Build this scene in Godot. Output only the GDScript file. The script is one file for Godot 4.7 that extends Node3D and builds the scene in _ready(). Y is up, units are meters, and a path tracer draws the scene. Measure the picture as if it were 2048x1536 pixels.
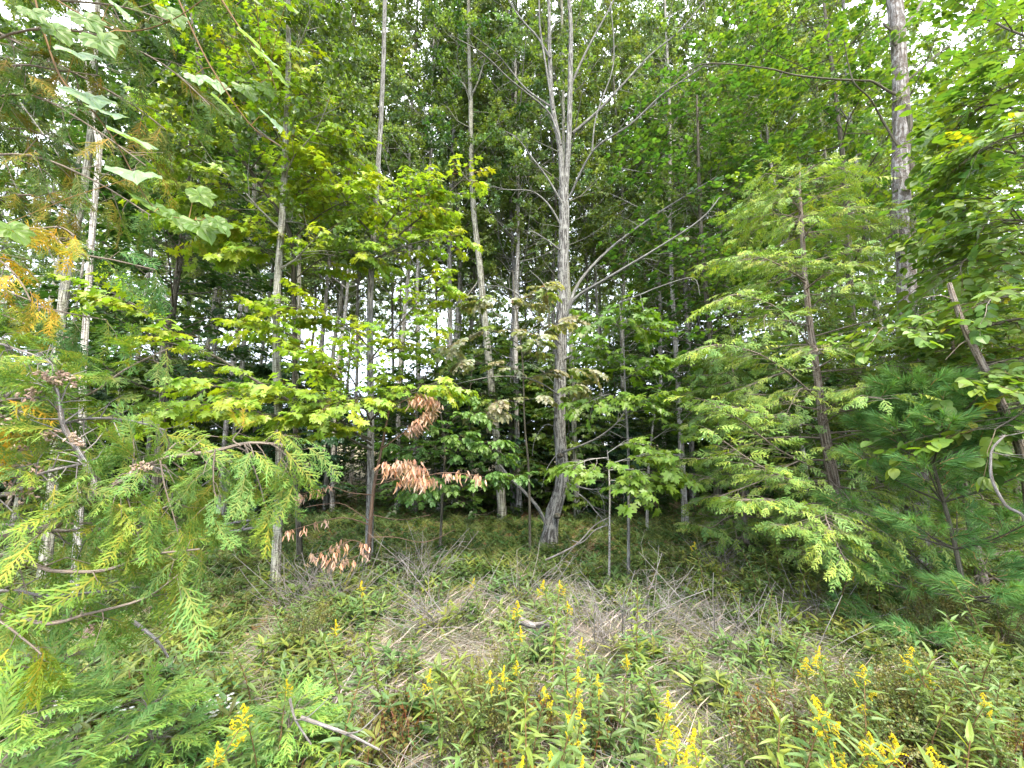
extends Node3D
# A forest edge: a weedy clearing in front, a dead grey tree in the middle, maples, cedars and aspens behind.

var rng := RandomNumberGenerator.new()
var wob := FastNoiseLite.new()
var used := {}
var kit := {}
var mats := {}
var cam_at := Vector3(0, 1.6, 0)


func R(a: float, b: float) -> float:
	return rng.randf_range(a, b)


func RV(k: float) -> Vector3:
	return Vector3(R(-k, k), R(-k, k), R(-k, k))


func gh(x: float, z: float) -> float:
	return 0.05 * wob.get_noise_2d(x * 9.0, z * 9.0) + 0.10 * wob.get_noise_2d(x * 2.0 + 50.0, z * 2.0) * smoothstep(2.0, 9.0, -z)


# ---------------------------------------------------------------- meshes
class MB:
	var v := PackedVector3Array()
	var n := PackedVector3Array()
	var c := PackedColorArray()
	var uv := PackedVector2Array()
	var ix := PackedInt32Array()

	func point(p: Vector3, col: Color, nn := Vector3.UP, t := Vector2.ZERO) -> int:
		v.append(p)
		c.append(col)
		n.append(nn)
		uv.append(t)
		return v.size() - 1

	func tri(a: int, b: int, d: int) -> void:
		ix.append(a)
		ix.append(b)
		ix.append(d)

	func tube(p: PackedVector3Array, r: PackedFloat32Array, sides: int, col: Color, lump := 0.0, noise: FastNoiseLite = null) -> void:
		var k := p.size()
		if k < 2:
			return
		var first := v.size()
		var d := (p[1] - p[0]).normalized()
		var x := d.cross(Vector3(0.31, 0.13, 0.94)).normalized()
		var run := 0.0
		for i in k:
			var e := (p[mini(i + 1, k - 1)] - p[maxi(i - 1, 0)]).normalized()
			x = (x - e * x.dot(e)).normalized()
			var y := e.cross(x)
			if i:
				run += p[i].distance_to(p[i - 1])
			for j in sides + 1:
				var a := TAU * float(j % sides) / sides
				var o := x * cos(a) + y * sin(a)
				var rr := r[i]
				if noise:
					rr *= 1.0 + lump * noise.get_noise_3d(p[i].x * 3.0 + o.x * 14.0, p[i].y * 9.0, p[i].z * 3.0 + o.z * 14.0)
				point(p[i] + o * rr, col, o, Vector2(float(j) / sides, run))
		for i in k - 1:
			for j in sides:
				var a := first + i * (sides + 1) + j
				tri(a, a + sides + 1, a + 1)
				tri(a + 1, a + sides + 1, a + sides + 2)
		var top := point(p[k - 1] + (p[k - 1] - p[k - 2]).normalized() * r[k - 1] * 0.6, col, (p[k - 1] - p[k - 2]).normalized(), Vector2(0.5, run))
		var last := first + (k - 1) * (sides + 1)
		for j in sides:
			tri(last + j, top, last + j + 1)

	# half outline from the base to the tip, mirrored; fan round a point on the midrib
	func leaf(xf: Transform3D, half: Array, s: float, col: Color, fold: float, droop: float) -> void:
		for side in [-1.0, 1.0]:
			var m := point(xf * Vector3(0, -0.09 * droop * s, 0.3 * s), col)
			var prev := -1
			for q in half:
				var w: Vector2 = q
				var here := point(xf * Vector3(side * w.x * s, (w.x * fold - droop * w.y * w.y) * s, w.y * s), col)
				if prev >= 0:
					if side > 0:
						tri(m, here, prev)
					else:
						tri(m, prev, here)
				prev = here

	# a flat tapering strip from a to b
	func strip(a: Vector3, b: Vector3, wa: float, wb: float, across: Vector3, col: Color) -> void:
		var i := point(a - across * wa, col)
		point(a + across * wa, col)
		point(b + across * wb, col)
		tri(i, i + 1, i + 2)
		if wb > 0.0:
			point(b - across * wb, col)
			tri(i, i + 2, i + 3)

	# a blade along an arc
	func blade(a: Vector3, dir: Vector3, l: float, w: float, bend: Vector3, col: Color, seg := 3) -> void:
		var across := dir.cross(Vector3(0.3, 0.2, 0.9)).normalized()
		var i := -1
		for k in seg + 1:
			var t := float(k) / seg
			var p := a + dir * l * t + bend * l * t * t
			var q := w * (1.0 - t * t) + 0.0004
			var h := point(p - across * q, col)
			point(p + across * q, col)
			if i >= 0:
				tri(i, i + 1, h + 1)
				tri(i, h + 1, h)
			i = h

	# a small rounded lump
	func lump(p: Vector3, r: Vector3, col: Color, turn := Basis()) -> void:
		var f := v.size()
		for o in [Vector3.UP, Vector3.RIGHT, Vector3.BACK, Vector3.LEFT, Vector3.FORWARD, Vector3.DOWN]:
			point(p + turn * (o * r), col, o)
		for k in 4:
			tri(f, f + 1 + (k + 1) % 4, f + 1 + k)
			tri(f + 5, f + 1 + k, f + 1 + (k + 1) % 4)

	func done(m: Material, smooth := false) -> ArrayMesh:
		var a := []
		a.resize(Mesh.ARRAY_MAX)
		a[Mesh.ARRAY_VERTEX] = v
		a[Mesh.ARRAY_COLOR] = c
		a[Mesh.ARRAY_INDEX] = ix
		if smooth:
			a[Mesh.ARRAY_NORMAL] = n
			a[Mesh.ARRAY_TEX_UV] = uv
		var out := ArrayMesh.new()
		out.add_surface_from_arrays(Mesh.PRIMITIVE_TRIANGLES, a)
		out.surface_set_material(0, m)
		return out


func turned(fwd: Vector3, up: Vector3) -> Basis:
	var z := fwd.normalized()
	var x := up.cross(z)
	if x.length() < 0.02:
		x = Vector3(0.9, 0.1, 0.4).cross(z)
	x = x.normalized()
	return Basis(x, z.cross(x), z)


func smooth_path(p: Array, per: int) -> PackedVector3Array:
	var out := PackedVector3Array()
	var k := p.size()
	for i in k - 1:
		var a: Vector3 = p[maxi(i - 1, 0)]
		var b: Vector3 = p[i]
		var d: Vector3 = p[i + 1]
		var e: Vector3 = p[mini(i + 2, k - 1)]
		for j in per:
			out.append(b.cubic_interpolate(d, a, e, float(j) / per))
	out.append(p[k - 1])
	return out


func along(p: PackedVector3Array, t: float) -> Vector3:
	var f := clampf(t, 0.0, 1.0) * (p.size() - 1)
	var i := mini(int(f), p.size() - 2)
	return p[i].lerp(p[i + 1], f - i)


func jit(col: Color, k: float) -> Color:
	var l := R(1.0 - k, 1.0 + k)
	return Color(col.r * l * R(0.9, 1.12), col.g * l, col.b * l * R(0.85, 1.15))


# ---------------------------------------------------------------- objects
func numbered(called: String) -> String:
	var k: int = used.get(called, 0)
	used[called] = k + 1
	return called if k == 0 else "%s_%03d" % [called, k]


func tag(o: Node, label: String, category: String, group := "", kind := "") -> void:
	if label:
		o.set_meta("label", label)
	if category:
		o.set_meta("category", category)
	if group:
		o.set_meta("group", group)
	if kind:
		o.set_meta("kind", kind)


func thing(called: String, label: String, category: String, where: Vector3, group := "") -> Node3D:
	var o := Node3D.new()
	o.name = numbered(called)
	o.position = where
	add_child(o, true)
	tag(o, label, category, group)
	return o


func part(called: String, m: Mesh, parent: Node) -> MeshInstance3D:
	var o := MeshInstance3D.new()
	o.name = called
	o.mesh = m
	parent.add_child(o, true)
	return o


func many(called: String, m: Mesh, list: Array, parent: Node) -> MultiMeshInstance3D:
	var mm := MultiMesh.new()
	mm.transform_format = MultiMesh.TRANSFORM_3D
	mm.use_colors = true
	mm.mesh = m
	mm.instance_count = list.size()
	for i in list.size():
		mm.set_instance_transform(i, list[i][0])
		mm.set_instance_color(i, list[i][1])
	var o := MultiMeshInstance3D.new()
	o.name = numbered(called) if parent == self else called
	o.multimesh = mm
	o.set_meta("kind", "stuff")
	parent.add_child(o, true)
	return o


func copy_of(o: Node3D, where: Vector3, turn: float, size: float, label: String) -> Node3D:
	var c: Node3D = o.duplicate()
	c.name = numbered(String(o.get_meta("base")))
	c.position = where
	c.rotation.y = turn
	c.scale = Vector3.ONE * size
	add_child(c, true)
	c.set_meta("label", label)
	return c


# ---------------------------------------------------------------- materials
func vmat(called: String, rough: float, spec: float, back := Color.BLACK) -> StandardMaterial3D:
	var m := StandardMaterial3D.new()
	m.resource_name = called
	m.vertex_color_use_as_albedo = true
	m.roughness = rough
	m.metallic_specular = spec
	m.cull_mode = BaseMaterial3D.CULL_DISABLED
	if back != Color.BLACK:
		m.backlight_enabled = true
		m.backlight = back
	mats[called] = m
	return m


func tinted(called: String, t: Color) -> StandardMaterial3D:
	var key := "%s %.2f %.2f %.2f" % [called, t.r, t.g, t.b]
	if not mats.has(key):
		var m: StandardMaterial3D = mats[called].duplicate()
		var k := maxf(1.0, maxf(t.r, maxf(t.g, t.b)))
		m.albedo_color = t.linear_to_srgb()
		mats[key] = m
	return mats[key]


func noise_image(w: int, h: int, sd: int, freq: float, oct: int) -> Image:
	var f := FastNoiseLite.new()
	f.seed = sd
	f.noise_type = FastNoiseLite.TYPE_SIMPLEX_SMOOTH
	f.frequency = freq
	f.fractal_octaves = oct
	return f.get_seamless_image(w, h)


# bark: long vertical cracks, blotches of lichen and fine grain; u runs once round, v in metres
func bark(called: String, light: Color, dark: Color, blotch: Color, crack: float, spots: float, sd: int, rings := 0.0) -> StandardMaterial3D:
	var w := 256
	var h := 512
	var a := noise_image(w, 64, sd, 0.05, 4)
	a.resize(w, h, Image.INTERPOLATE_CUBIC)
	var b := noise_image(w, h, sd + 1, 0.02, 4)
	var g := noise_image(w, h, sd + 2, 0.15, 3)
	var rr := noise_image(16, h, sd + 3, 0.12, 2)
	rr.resize(w, h, Image.INTERPOLATE_CUBIC)
	var im := Image.create_empty(w, h, false, Image.FORMAT_RGB8)
	var hi := Image.create_empty(w, h, false, Image.FORMAT_RGB8)
	for y in h:
		for x in w:
			var s := a.get_pixel(x, y).r
			var q := b.get_pixel(x, y).r
			var f := g.get_pixel(x, y).r
			var t := smoothstep(0.5 - crack * 0.5, 0.62, s + (f - 0.5) * 0.35)
			var col := dark.lerp(light, t)
			col = col.lerp(blotch, smoothstep(0.56, 0.66, q + (f - 0.5) * 0.5) * spots)
			if rings > 0.0:
				col = col.lerp(dark, smoothstep(0.62, 0.75, rr.get_pixel(x, y).r + (f - 0.5) * 0.3) * rings)
			var k := 0.82 + 0.36 * f
			im.set_pixel(x, y, Color(col.r * k, col.g * k, col.b * k).linear_to_srgb())
			var e := clampf(t * 0.75 + f * 0.25, 0.0, 1.0)
			hi.set_pixel(x, y, Color(e, e, e))
	var m := StandardMaterial3D.new()
	m.resource_name = called
	m.albedo_texture = ImageTexture.create_from_image(im)
	m.roughness = 0.9
	m.metallic_specular = 0.25
	hi.bump_map_to_normal_map(8.0)
	m.normal_enabled = true
	m.normal_texture = ImageTexture.create_from_image(hi)
	m.normal_scale = 1.3
	m.uv1_scale = Vector3(1, 0.8, 1)
	mats[called] = m
	return m


# ---------------------------------------------------------------- foliage kit
const MAPLE := [Vector2(0, 0.05), Vector2(0.2, -0.06), Vector2(0.44, 0.05), Vector2(0.29, 0.2), Vector2(0.48, 0.36), Vector2(0.66, 0.64), Vector2(0.36, 0.56), Vector2(0.17, 0.56), Vector2(0.24, 0.82), Vector2(0.1, 0.84), Vector2(0, 1.08)]
const OVATE := [Vector2(0, 0), Vector2(0.2, 0.07), Vector2(0.33, 0.32), Vector2(0.29, 0.6), Vector2(0.13, 0.86), Vector2(0, 1.0)]
const ROUND := [Vector2(0, 0), Vector2(0.3, 0.03), Vector2(0.46, 0.33), Vector2(0.39, 0.66), Vector2(0.17, 0.9), Vector2(0, 1.0)]
const SMALL := [Vector2(0, 0), Vector2(0.36, 0.15), Vector2(0.34, 0.6), Vector2(0, 1.0)]
const LANCE := [Vector2(0, 0), Vector2(0.1, 0.18), Vector2(0.125, 0.45), Vector2(0.07, 0.76), Vector2(0, 1.0)]


func make_maple(sd: int) -> ArrayMesh:
	rng.seed = sd
	var b := MB.new()
	var tw := Color(0.09, 0.06, 0.04)
	var p := PackedVector3Array()
	for i in 6:
		p.append(Vector3(R(-0.008, 0.008), -0.03 * pow(i / 5.0, 2.0), 0.075 * i))
	b.tube(p, PackedFloat32Array([0.003, 0.0028, 0.0025, 0.002, 0.0017, 0.0012]), 3, tw)
	for i in range(1, 6):
		for s in [-1.0, 1.0]:
			if R(0, 1) < 0.12:
				continue
			var ang: float = s * R(0.6, 1.35) * (0.6 if i == 5 else 1.0)
			var f := Vector3(sin(ang), R(-0.35, 0.12), cos(ang)).normalized()
			var q := p[i] + f * R(0.03, 0.06)
			b.strip(p[i], q, 0.001, 0.001, Vector3(cos(ang), 0, -sin(ang)), Color(0.22, 0.12, 0.04))
			var up := Vector3(R(-0.4, 0.4), 1, R(-0.4, 0.4))
			b.leaf(Transform3D(turned(f + Vector3(0, R(-1.1, -0.1), 0), up), q), MAPLE, R(0.075, 0.118), jit(Color(0.13, 0.19, 0.016), 0.25), R(-0.25, 0.3), R(0.0, 0.35))
	b.leaf(Transform3D(turned(Vector3(R(-0.3, 0.3), -0.3, 1), Vector3.UP + RV(0.3)), p[5]), MAPLE, 0.105, jit(Color(0.13, 0.19, 0.016), 0.2), 0.15, 0.2)
	return b.done(mats.leaf)


# a leafy branchlet: sub-twigs with many small leaves
func make_branchlet(sd: int, half: Array, size: float, count: int, col: Color, hang: float, length := 0.5) -> ArrayMesh:
	rng.seed = sd
	var b := MB.new()
	var tw := Color(0.08, 0.065, 0.045)
	for k in 4:
		var d := Vector3(R(-0.75, 0.75), R(-0.4, 0.5), 1.0).normalized() if k else Vector3(0, 0.05, 1)
		var o := Vector3(0, 0, length * 0.2 * k) if k else Vector3.ZERO
		var l := length * R(0.45, 0.7) if k else length
		var p := PackedVector3Array()
		for i in 4:
			p.append(o + d * l * (i / 3.0) + RV(0.012) * i)
		b.tube(p, PackedFloat32Array([0.0032, 0.0026, 0.002, 0.001]), 3, tw)
		var m := int(count * (0.22 if k else 0.34))
		for i in m:
			var q := along(p, R(0.15, 1.0)) + RV(0.035)
			var f := Vector3(R(-1, 1), R(-0.8, 0.5) - hang, R(-0.5, 1.0))
			b.leaf(Transform3D(turned(f, Vector3(R(-1, 1), R(0.2, 1.2), R(-1, 1))), q), half, size * R(0.75, 1.2), jit(col, 0.3), R(-0.2, 0.35), R(0, 0.3))
	return b.done(mats.leaf)


# layered broad-leaved spray: alternate ovate leaves held nearly flat
func make_broad(sd: int, half: Array, size: float, col: Color) -> ArrayMesh:
	rng.seed = sd
	var b := MB.new()
	var p := PackedVector3Array()
	for i in 7:
		p.append(Vector3(R(-0.01, 0.01), -0.04 * pow(i / 6.0, 2.0), 0.06 * i))
	b.tube(p, PackedFloat32Array([0.003, 0.0028, 0.0026, 0.0022, 0.002, 0.0016, 0.001]), 3, Color(0.1, 0.075, 0.045))
	for i in range(1, 7):
		for s in [-1.0, 1.0]:
			if R(0, 1) < 0.25:
				continue
			var ang: float = s * R(0.5, 1.3)
			var f := Vector3(sin(ang), R(-0.5, 0.25), cos(ang))
			b.leaf(Transform3D(turned(f, Vector3(R(-0.5, 0.5), 1, R(-0.5, 0.5))), p[i] + f * 0.012), half, size * R(0.7, 1.2), jit(col, 0.25), R(0.0, 0.35), R(0.0, 0.35))
	b.leaf(Transform3D(turned(Vector3(0, -0.2, 1), Vector3.UP), p[6]), half, size, jit(col, 0.2), 0.2, 0.2)
	return b.done(mats.leaf)


# pinnate leaves drooping from a twig end
func make_pinnate(sd: int, col: Color) -> ArrayMesh:
	rng.seed = sd
	var b := MB.new()
	for k in 4:
		var ang := R(-1.3, 1.3)
		var f := Vector3(sin(ang), R(-0.1, 0.4), cos(ang)).normalized()
		var side := f.cross(Vector3.UP).normalized()
		var p := PackedVector3Array()
		for i in 6:
			p.append(f * 0.055 * i + Vector3(0, -0.05 * pow(i / 5.0, 2.0) * 3.0 * 0.6, 0))
		for i in 5:
			b.strip(p[i], p[i + 1], 0.0015, 0.0012, side, Color(0.12, 0.12, 0.04))
		for i in range(2, 6):
			for s in [-1.0, 1.0]:
				var g: Vector3 = side * s * R(0.7, 1.0) + f * R(0.3, 0.8) + Vector3(0, R(-0.9, -0.2), 0)
				b.leaf(Transform3D(turned(g, Vector3.UP + RV(0.5)), p[i]), OVATE, R(0.065, 0.1), jit(col, 0.22), R(0, 0.35), R(0, 0.3))
		b.leaf(Transform3D(turned(f + Vector3(0, -0.8, 0), Vector3.UP), p[5]), OVATE, 0.1, jit(col, 0.2), 0.2, 0.2)
	return b.done(mats.leaf)


# withered leaves hanging in a bunch
func make_withered(sd: int) -> ArrayMesh:
	rng.seed = sd
	var b := MB.new()
	for k in 8:
		var q := Vector3(R(-0.06, 0.06), R(-0.07, 0.03), R(0, 0.16))
		var col := jit(Color(0.64, 0.46, 0.385), 0.25)
		var f := Vector3(R(-0.3, 0.3), -1, R(-0.3, 0.3))
		b.leaf(Transform3D(turned(f, RV(1.0)), q), LANCE, R(0.06, 0.12), col, R(0.3, 1.2), R(-0.3, 0.5))
		b.leaf(Transform3D(turned(f + RV(0.2), RV(1.0)), q), LANCE, R(0.05, 0.08), col, R(0.5, 1.6), R(-0.3, 0.5))
	b.strip(Vector3.ZERO, Vector3(0, 0, 0.17), 0.0015, 0.001, Vector3.RIGHT, Color(0.12, 0.08, 0.05))
	return b.done(mats.leaf)


# a flat fan of scale-leaved cedar branchlets, one unit long
func make_frond(sd: int, col: Color, inner: Color, n := 11, fine := 17.0, wide := 1.0) -> ArrayMesh:
	rng.seed = sd
	var b := MB.new()
	var pos := func(t: float) -> Vector3: return Vector3(0.05 * sin(t * 3.0 + sd), -0.16 * t * t, t)
	for i in n:
		var t := (i + 0.5) / n
		b.strip(pos.call(float(i) / n), pos.call(float(i + 1) / n), 0.012 * (1.2 - t), 0.012 * (1.1 - t), Vector3.RIGHT, inner.lerp(col, t))
		for s in [-1.0, 1.0]:
			if R(0, 1) < 0.14:
				continue
			var a: float = R(0.45, 0.95)
			var l: float = (0.52 * (1.0 - t * 0.72) * minf(1.0, 0.55 + t * 3.0)) * R(0.5, 1.25)
			var d := Vector3(s * sin(a), R(-0.4, 0.12), cos(a)).normalized()
			var o: Vector3 = pos.call(t)
			var side := Vector3(cos(a), 0, -s * sin(a))
			var c0 := jit(inner.lerp(col, 0.5), 0.15)
			var c1 := jit(col, 0.2)
			var mid := o + d * l * 0.55
			var tip := o + (d * l + Vector3(0, R(-0.35, 0.0) * l, R(0.0, 0.2) * l))
			b.strip(o, mid, 0.010 * wide, 0.0125 * wide, side, c0)
			b.strip(mid, tip, 0.0125 * wide, 0.004, side, c1)
			var subs := int(l * fine)
			for j in subs:
				var u := (j + 0.6) / (subs + 0.4)
				var q := o.lerp(tip, u)
				for w in [-1.0, 1.0]:
					var a2: float = a * s + w * 0.62
					var d2 := Vector3(sin(a2), R(-0.45, 0.15), cos(a2))
					var l2 := 0.15 * (1.0 - u * 0.6) * R(0.4, 1.3)
					b.strip(q, q + d2 * l2, 0.010 * wide, 0.005 * wide, Vector3(cos(a2), 0, -sin(a2)), jit(col, 0.22))
	return b.done(mats.needle)


func make_pine(sd: int) -> ArrayMesh:
	rng.seed = sd
	var b := MB.new()
	b.tube(PackedVector3Array([Vector3.ZERO, Vector3(0, 0.01, 0.06), Vector3(0, 0, 0.13)]), PackedFloat32Array([0.004, 0.0035, 0.002]), 4, Color(0.16, 0.12, 0.06))
	for i in 110:
		var a := R(0, TAU)
		var t := R(0.0, 1.0)
		var q := Vector3(0, 0, 0.13 * t)
		var lean := R(0.35, 1.15) * (1.0 - 0.45 * t)
		var d := Vector3(cos(a) * sin(lean), sin(a) * sin(lean), cos(lean))
		var col := jit(Color(0.05, 0.115, 0.04), 0.3)
		var l := R(0.075, 0.115)
		var side := d.cross(RV(1.0)).normalized()
		b.strip(q, q + d * l * 0.6 + Vector3(0, -0.004, 0), 0.0016, 0.0015, side, col)
		b.strip(q + d * l * 0.6 + Vector3(0, -0.004, 0), q + d * l + Vector3(0, -0.014, 0), 0.0015, 0.0, side, col)
	return b.done(mats.needle)


func make_tuft(sd: int, count: int, l: float, w: float, col: Color, flat: float, spread: float) -> ArrayMesh:
	rng.seed = sd
	var b := MB.new()
	for i in count:
		var a := R(0, TAU)
		var o := Vector3(R(-spread, spread), 0, R(-spread, spread))
		var d := Vector3(cos(a) * R(0.2, 0.8 + flat), R(0.7, 1.0) * (1.0 - flat * 0.85), sin(a) * R(0.2, 0.8 + flat)).normalized()
		b.blade(o, d, l * R(0.5, 1.15), w * R(0.7, 1.3), Vector3(cos(a) * R(-0.1, 0.4) + R(-1.1, 1.1) * flat, -R(0.1, 0.6) * (1.0 - flat * 0.7), sin(a) * R(-0.1, 0.4) + R(-1.1, 1.1) * flat), jit(col, 0.3))
	return b.done(mats.grass)


func make_weed(sd: int, stems: int, h: float, half: Array, size: float, col: Color, stem: Color, per: int) -> ArrayMesh:
	rng.seed = sd
	var b := MB.new()
	for k in stems:
		var o := Vector3(R(-0.07, 0.07), 0, R(-0.07, 0.07)) * (1.0 if stems > 1 else 0.0)
		var p := PackedVector3Array()
		var lean := Vector3(R(-0.25, 0.25), 1, R(-0.25, 0.25))
		var hh := h * R(0.7, 1.1)
		for i in 4:
			p.append(o + lean * hh * (i / 3.0) + RV(0.01) * i)
		b.tube(p, PackedFloat32Array([0.003, 0.0026, 0.002, 0.001]), 3, stem)
		for i in per:
			var t := R(0.2, 1.0)
			var a := R(0, TAU)
			b.leaf(Transform3D(turned(Vector3(cos(a), R(-0.3, 0.7), sin(a)), Vector3.UP + RV(0.4)), along(p, t)), half, size * R(0.6, 1.2), jit(col, 0.3), R(-0.1, 0.3), R(0, 0.4))
	return b.done(mats.leaf)


func make_litter(sd: int) -> ArrayMesh:
	rng.seed = sd
	var b := MB.new()
	for k in 7:
		b.leaf(Transform3D(turned(Vector3(R(-1, 1), R(-0.2, 0.2), R(-1, 1)), Vector3.UP + RV(0.5)), Vector3(R(-0.16, 0.16), R(0.005, 0.03), R(-0.16, 0.16))), [MAPLE, OVATE, ROUND][k % 3], R(0.05, 0.09), jit([Color(0.24, 0.15, 0.09), Color(0.34, 0.25, 0.17), Color(0.16, 0.1, 0.07)][k % 3], 0.3), R(0.0, 0.6), R(-0.3, 0.4))
	for k in 3:
		var a := R(0, TAU)
		var o := Vector3(R(-0.15, 0.15), 0.012, R(-0.15, 0.15))
		b.strip(o, o + Vector3(cos(a), R(-0.02, 0.05), sin(a)) * R(0.1, 0.3), 0.003, 0.0015, Vector3(-sin(a), 0.3, cos(a)), jit(Color(0.25, 0.21, 0.17), 0.3))
	return b.done(mats.leaf)


func build_kit() -> void:
	vmat("leaf", 0.45, 0.5, Color(1.0, 1.0, 0.6))
	vmat("needle", 0.55, 0.25, Color(0.85, 0.87, 0.5))
	vmat("grass", 0.6, 0.3, Color(0.8, 0.8, 0.5))
	vmat("petal", 0.7, 0.2, Color(0.7, 0.65, 0.2))
	vmat("stick", 0.85, 0.2)
	kit.maple = [make_maple(11), make_maple(12), make_maple(13)]
	kit.aspen = [make_branchlet(21, SMALL, 0.06, 84, Color(0.072, 0.13, 0.03), 0.3), make_branchlet(22, SMALL, 0.06, 84, Color(0.072, 0.13, 0.03), 0.3), make_branchlet(23, ROUND, 0.06, 76, Color(0.075, 0.13, 0.028), 0.4)]
	kit.broad = [make_broad(31, ROUND, 0.082, Color(0.07, 0.128, 0.024)), make_broad(32, ROUND, 0.078, Color(0.07, 0.128, 0.024)), make_broad(33, OVATE, 0.09, Color(0.075, 0.125, 0.022))]
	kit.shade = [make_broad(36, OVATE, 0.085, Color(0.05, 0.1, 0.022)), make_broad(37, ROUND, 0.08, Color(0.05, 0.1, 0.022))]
	kit.ash = [make_pinnate(41, Color(0.06, 0.125, 0.035)), make_pinnate(42, Color(0.06, 0.125, 0.035))]
	kit.withered = [make_withered(46), make_withered(47)]
	kit.frond = [make_frond(51, Color(0.095, 0.165, 0.035), Color(0.19, 0.18, 0.04), 11, 13.0, 1.2), make_frond(52, Color(0.105, 0.165, 0.035), Color(0.23, 0.19, 0.045), 10, 13.0, 1.25), make_frond(53, Color(0.09, 0.16, 0.036), Color(0.17, 0.17, 0.035), 12, 12.0, 1.15)]
	kit.airy = [make_frond(56, Color(0.1, 0.16, 0.035), Color(0.13, 0.165, 0.045), 6, 7.0, 2.3), make_frond(57, Color(0.115, 0.17, 0.04), Color(0.15, 0.18, 0.05), 5, 8.0, 2.2), make_frond(58, Color(0.1, 0.15, 0.032), Color(0.15, 0.16, 0.03), 7, 6.0, 2.3)]
	kit.fern = [make_frond(66, Color(0.1, 0.18, 0.045), Color(0.16, 0.2, 0.05), 10, 7.0, 1.7), make_frond(67, Color(0.11, 0.185, 0.045), Color(0.18, 0.2, 0.05), 9, 8.0, 1.7)]
	kit.pine = [make_pine(61), make_pine(62)]
	kit.twiggy = [make_branchlet(71, SMALL, 0.03, 60, Color(0.13, 0.19, 0.06), 0.0, 0.35), make_branchlet(72, SMALL, 0.026, 64, Color(0.135, 0.18, 0.06), 0.0, 0.35)]


# ---------------------------------------------------------------- trees
# a tree under construction: root, its foliage kind and tints, and how many sprays are parts of their own
func tree(called: String, label: String, category: String, base: Vector3, o := {}, group := "") -> Dictionary:
	var root := thing(called, label, category, base, group)
	root.set_meta("base", called)
	return {"root": root, "base": base, "sprays": [], "kind": o.get("kind", "aspen"), "variant": o.get("variant", 0), "tints": o.get("tints", [Color(1, 1, 1)]), "singles": o.get("singles", 0), "bark": o.get("bark", "grey_bark"), "piece": o.get("piece", "leaf_spray"), "mat": o.get("mat", "leaf")}


func trunk(t: Dictionary, pts: Array, r0: float, r1: float, lump := 0.25, sides := 10, flare := 0.5, called := "trunk") -> PackedVector3Array:
	var loc := []
	for p in pts:
		loc.append(p - t.base)
	if flare > 0.0:
		loc[0].y = minf(loc[0].y, gh(pts[0].x, pts[0].z) - t.base.y) - 0.06
	var path := smooth_path(loc, 5)
	var r := PackedFloat32Array()
	var b := MB.new()
	for i in path.size():
		var s := float(i) / (path.size() - 1)
		r.append(lerpf(r0, r1, s) * (1.0 + flare * exp(-path[i].y / 0.22)))
	b.tube(path, r, sides, Color.WHITE, lump, wob)
	part(called, b.done(mats[t.bark], true), t.root)
	return path


func put(t: Dictionary, at: Vector3, fwd: Vector3, up: Vector3, s: float, tint: Color) -> void:
	t.sprays.append([Transform3D(turned(fwd, up) * Basis.from_scale(Vector3.ONE * s), at), tint])


func pick(t: Dictionary) -> Color:
	return t.tints[rng.randi() % t.tints.size()]


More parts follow.
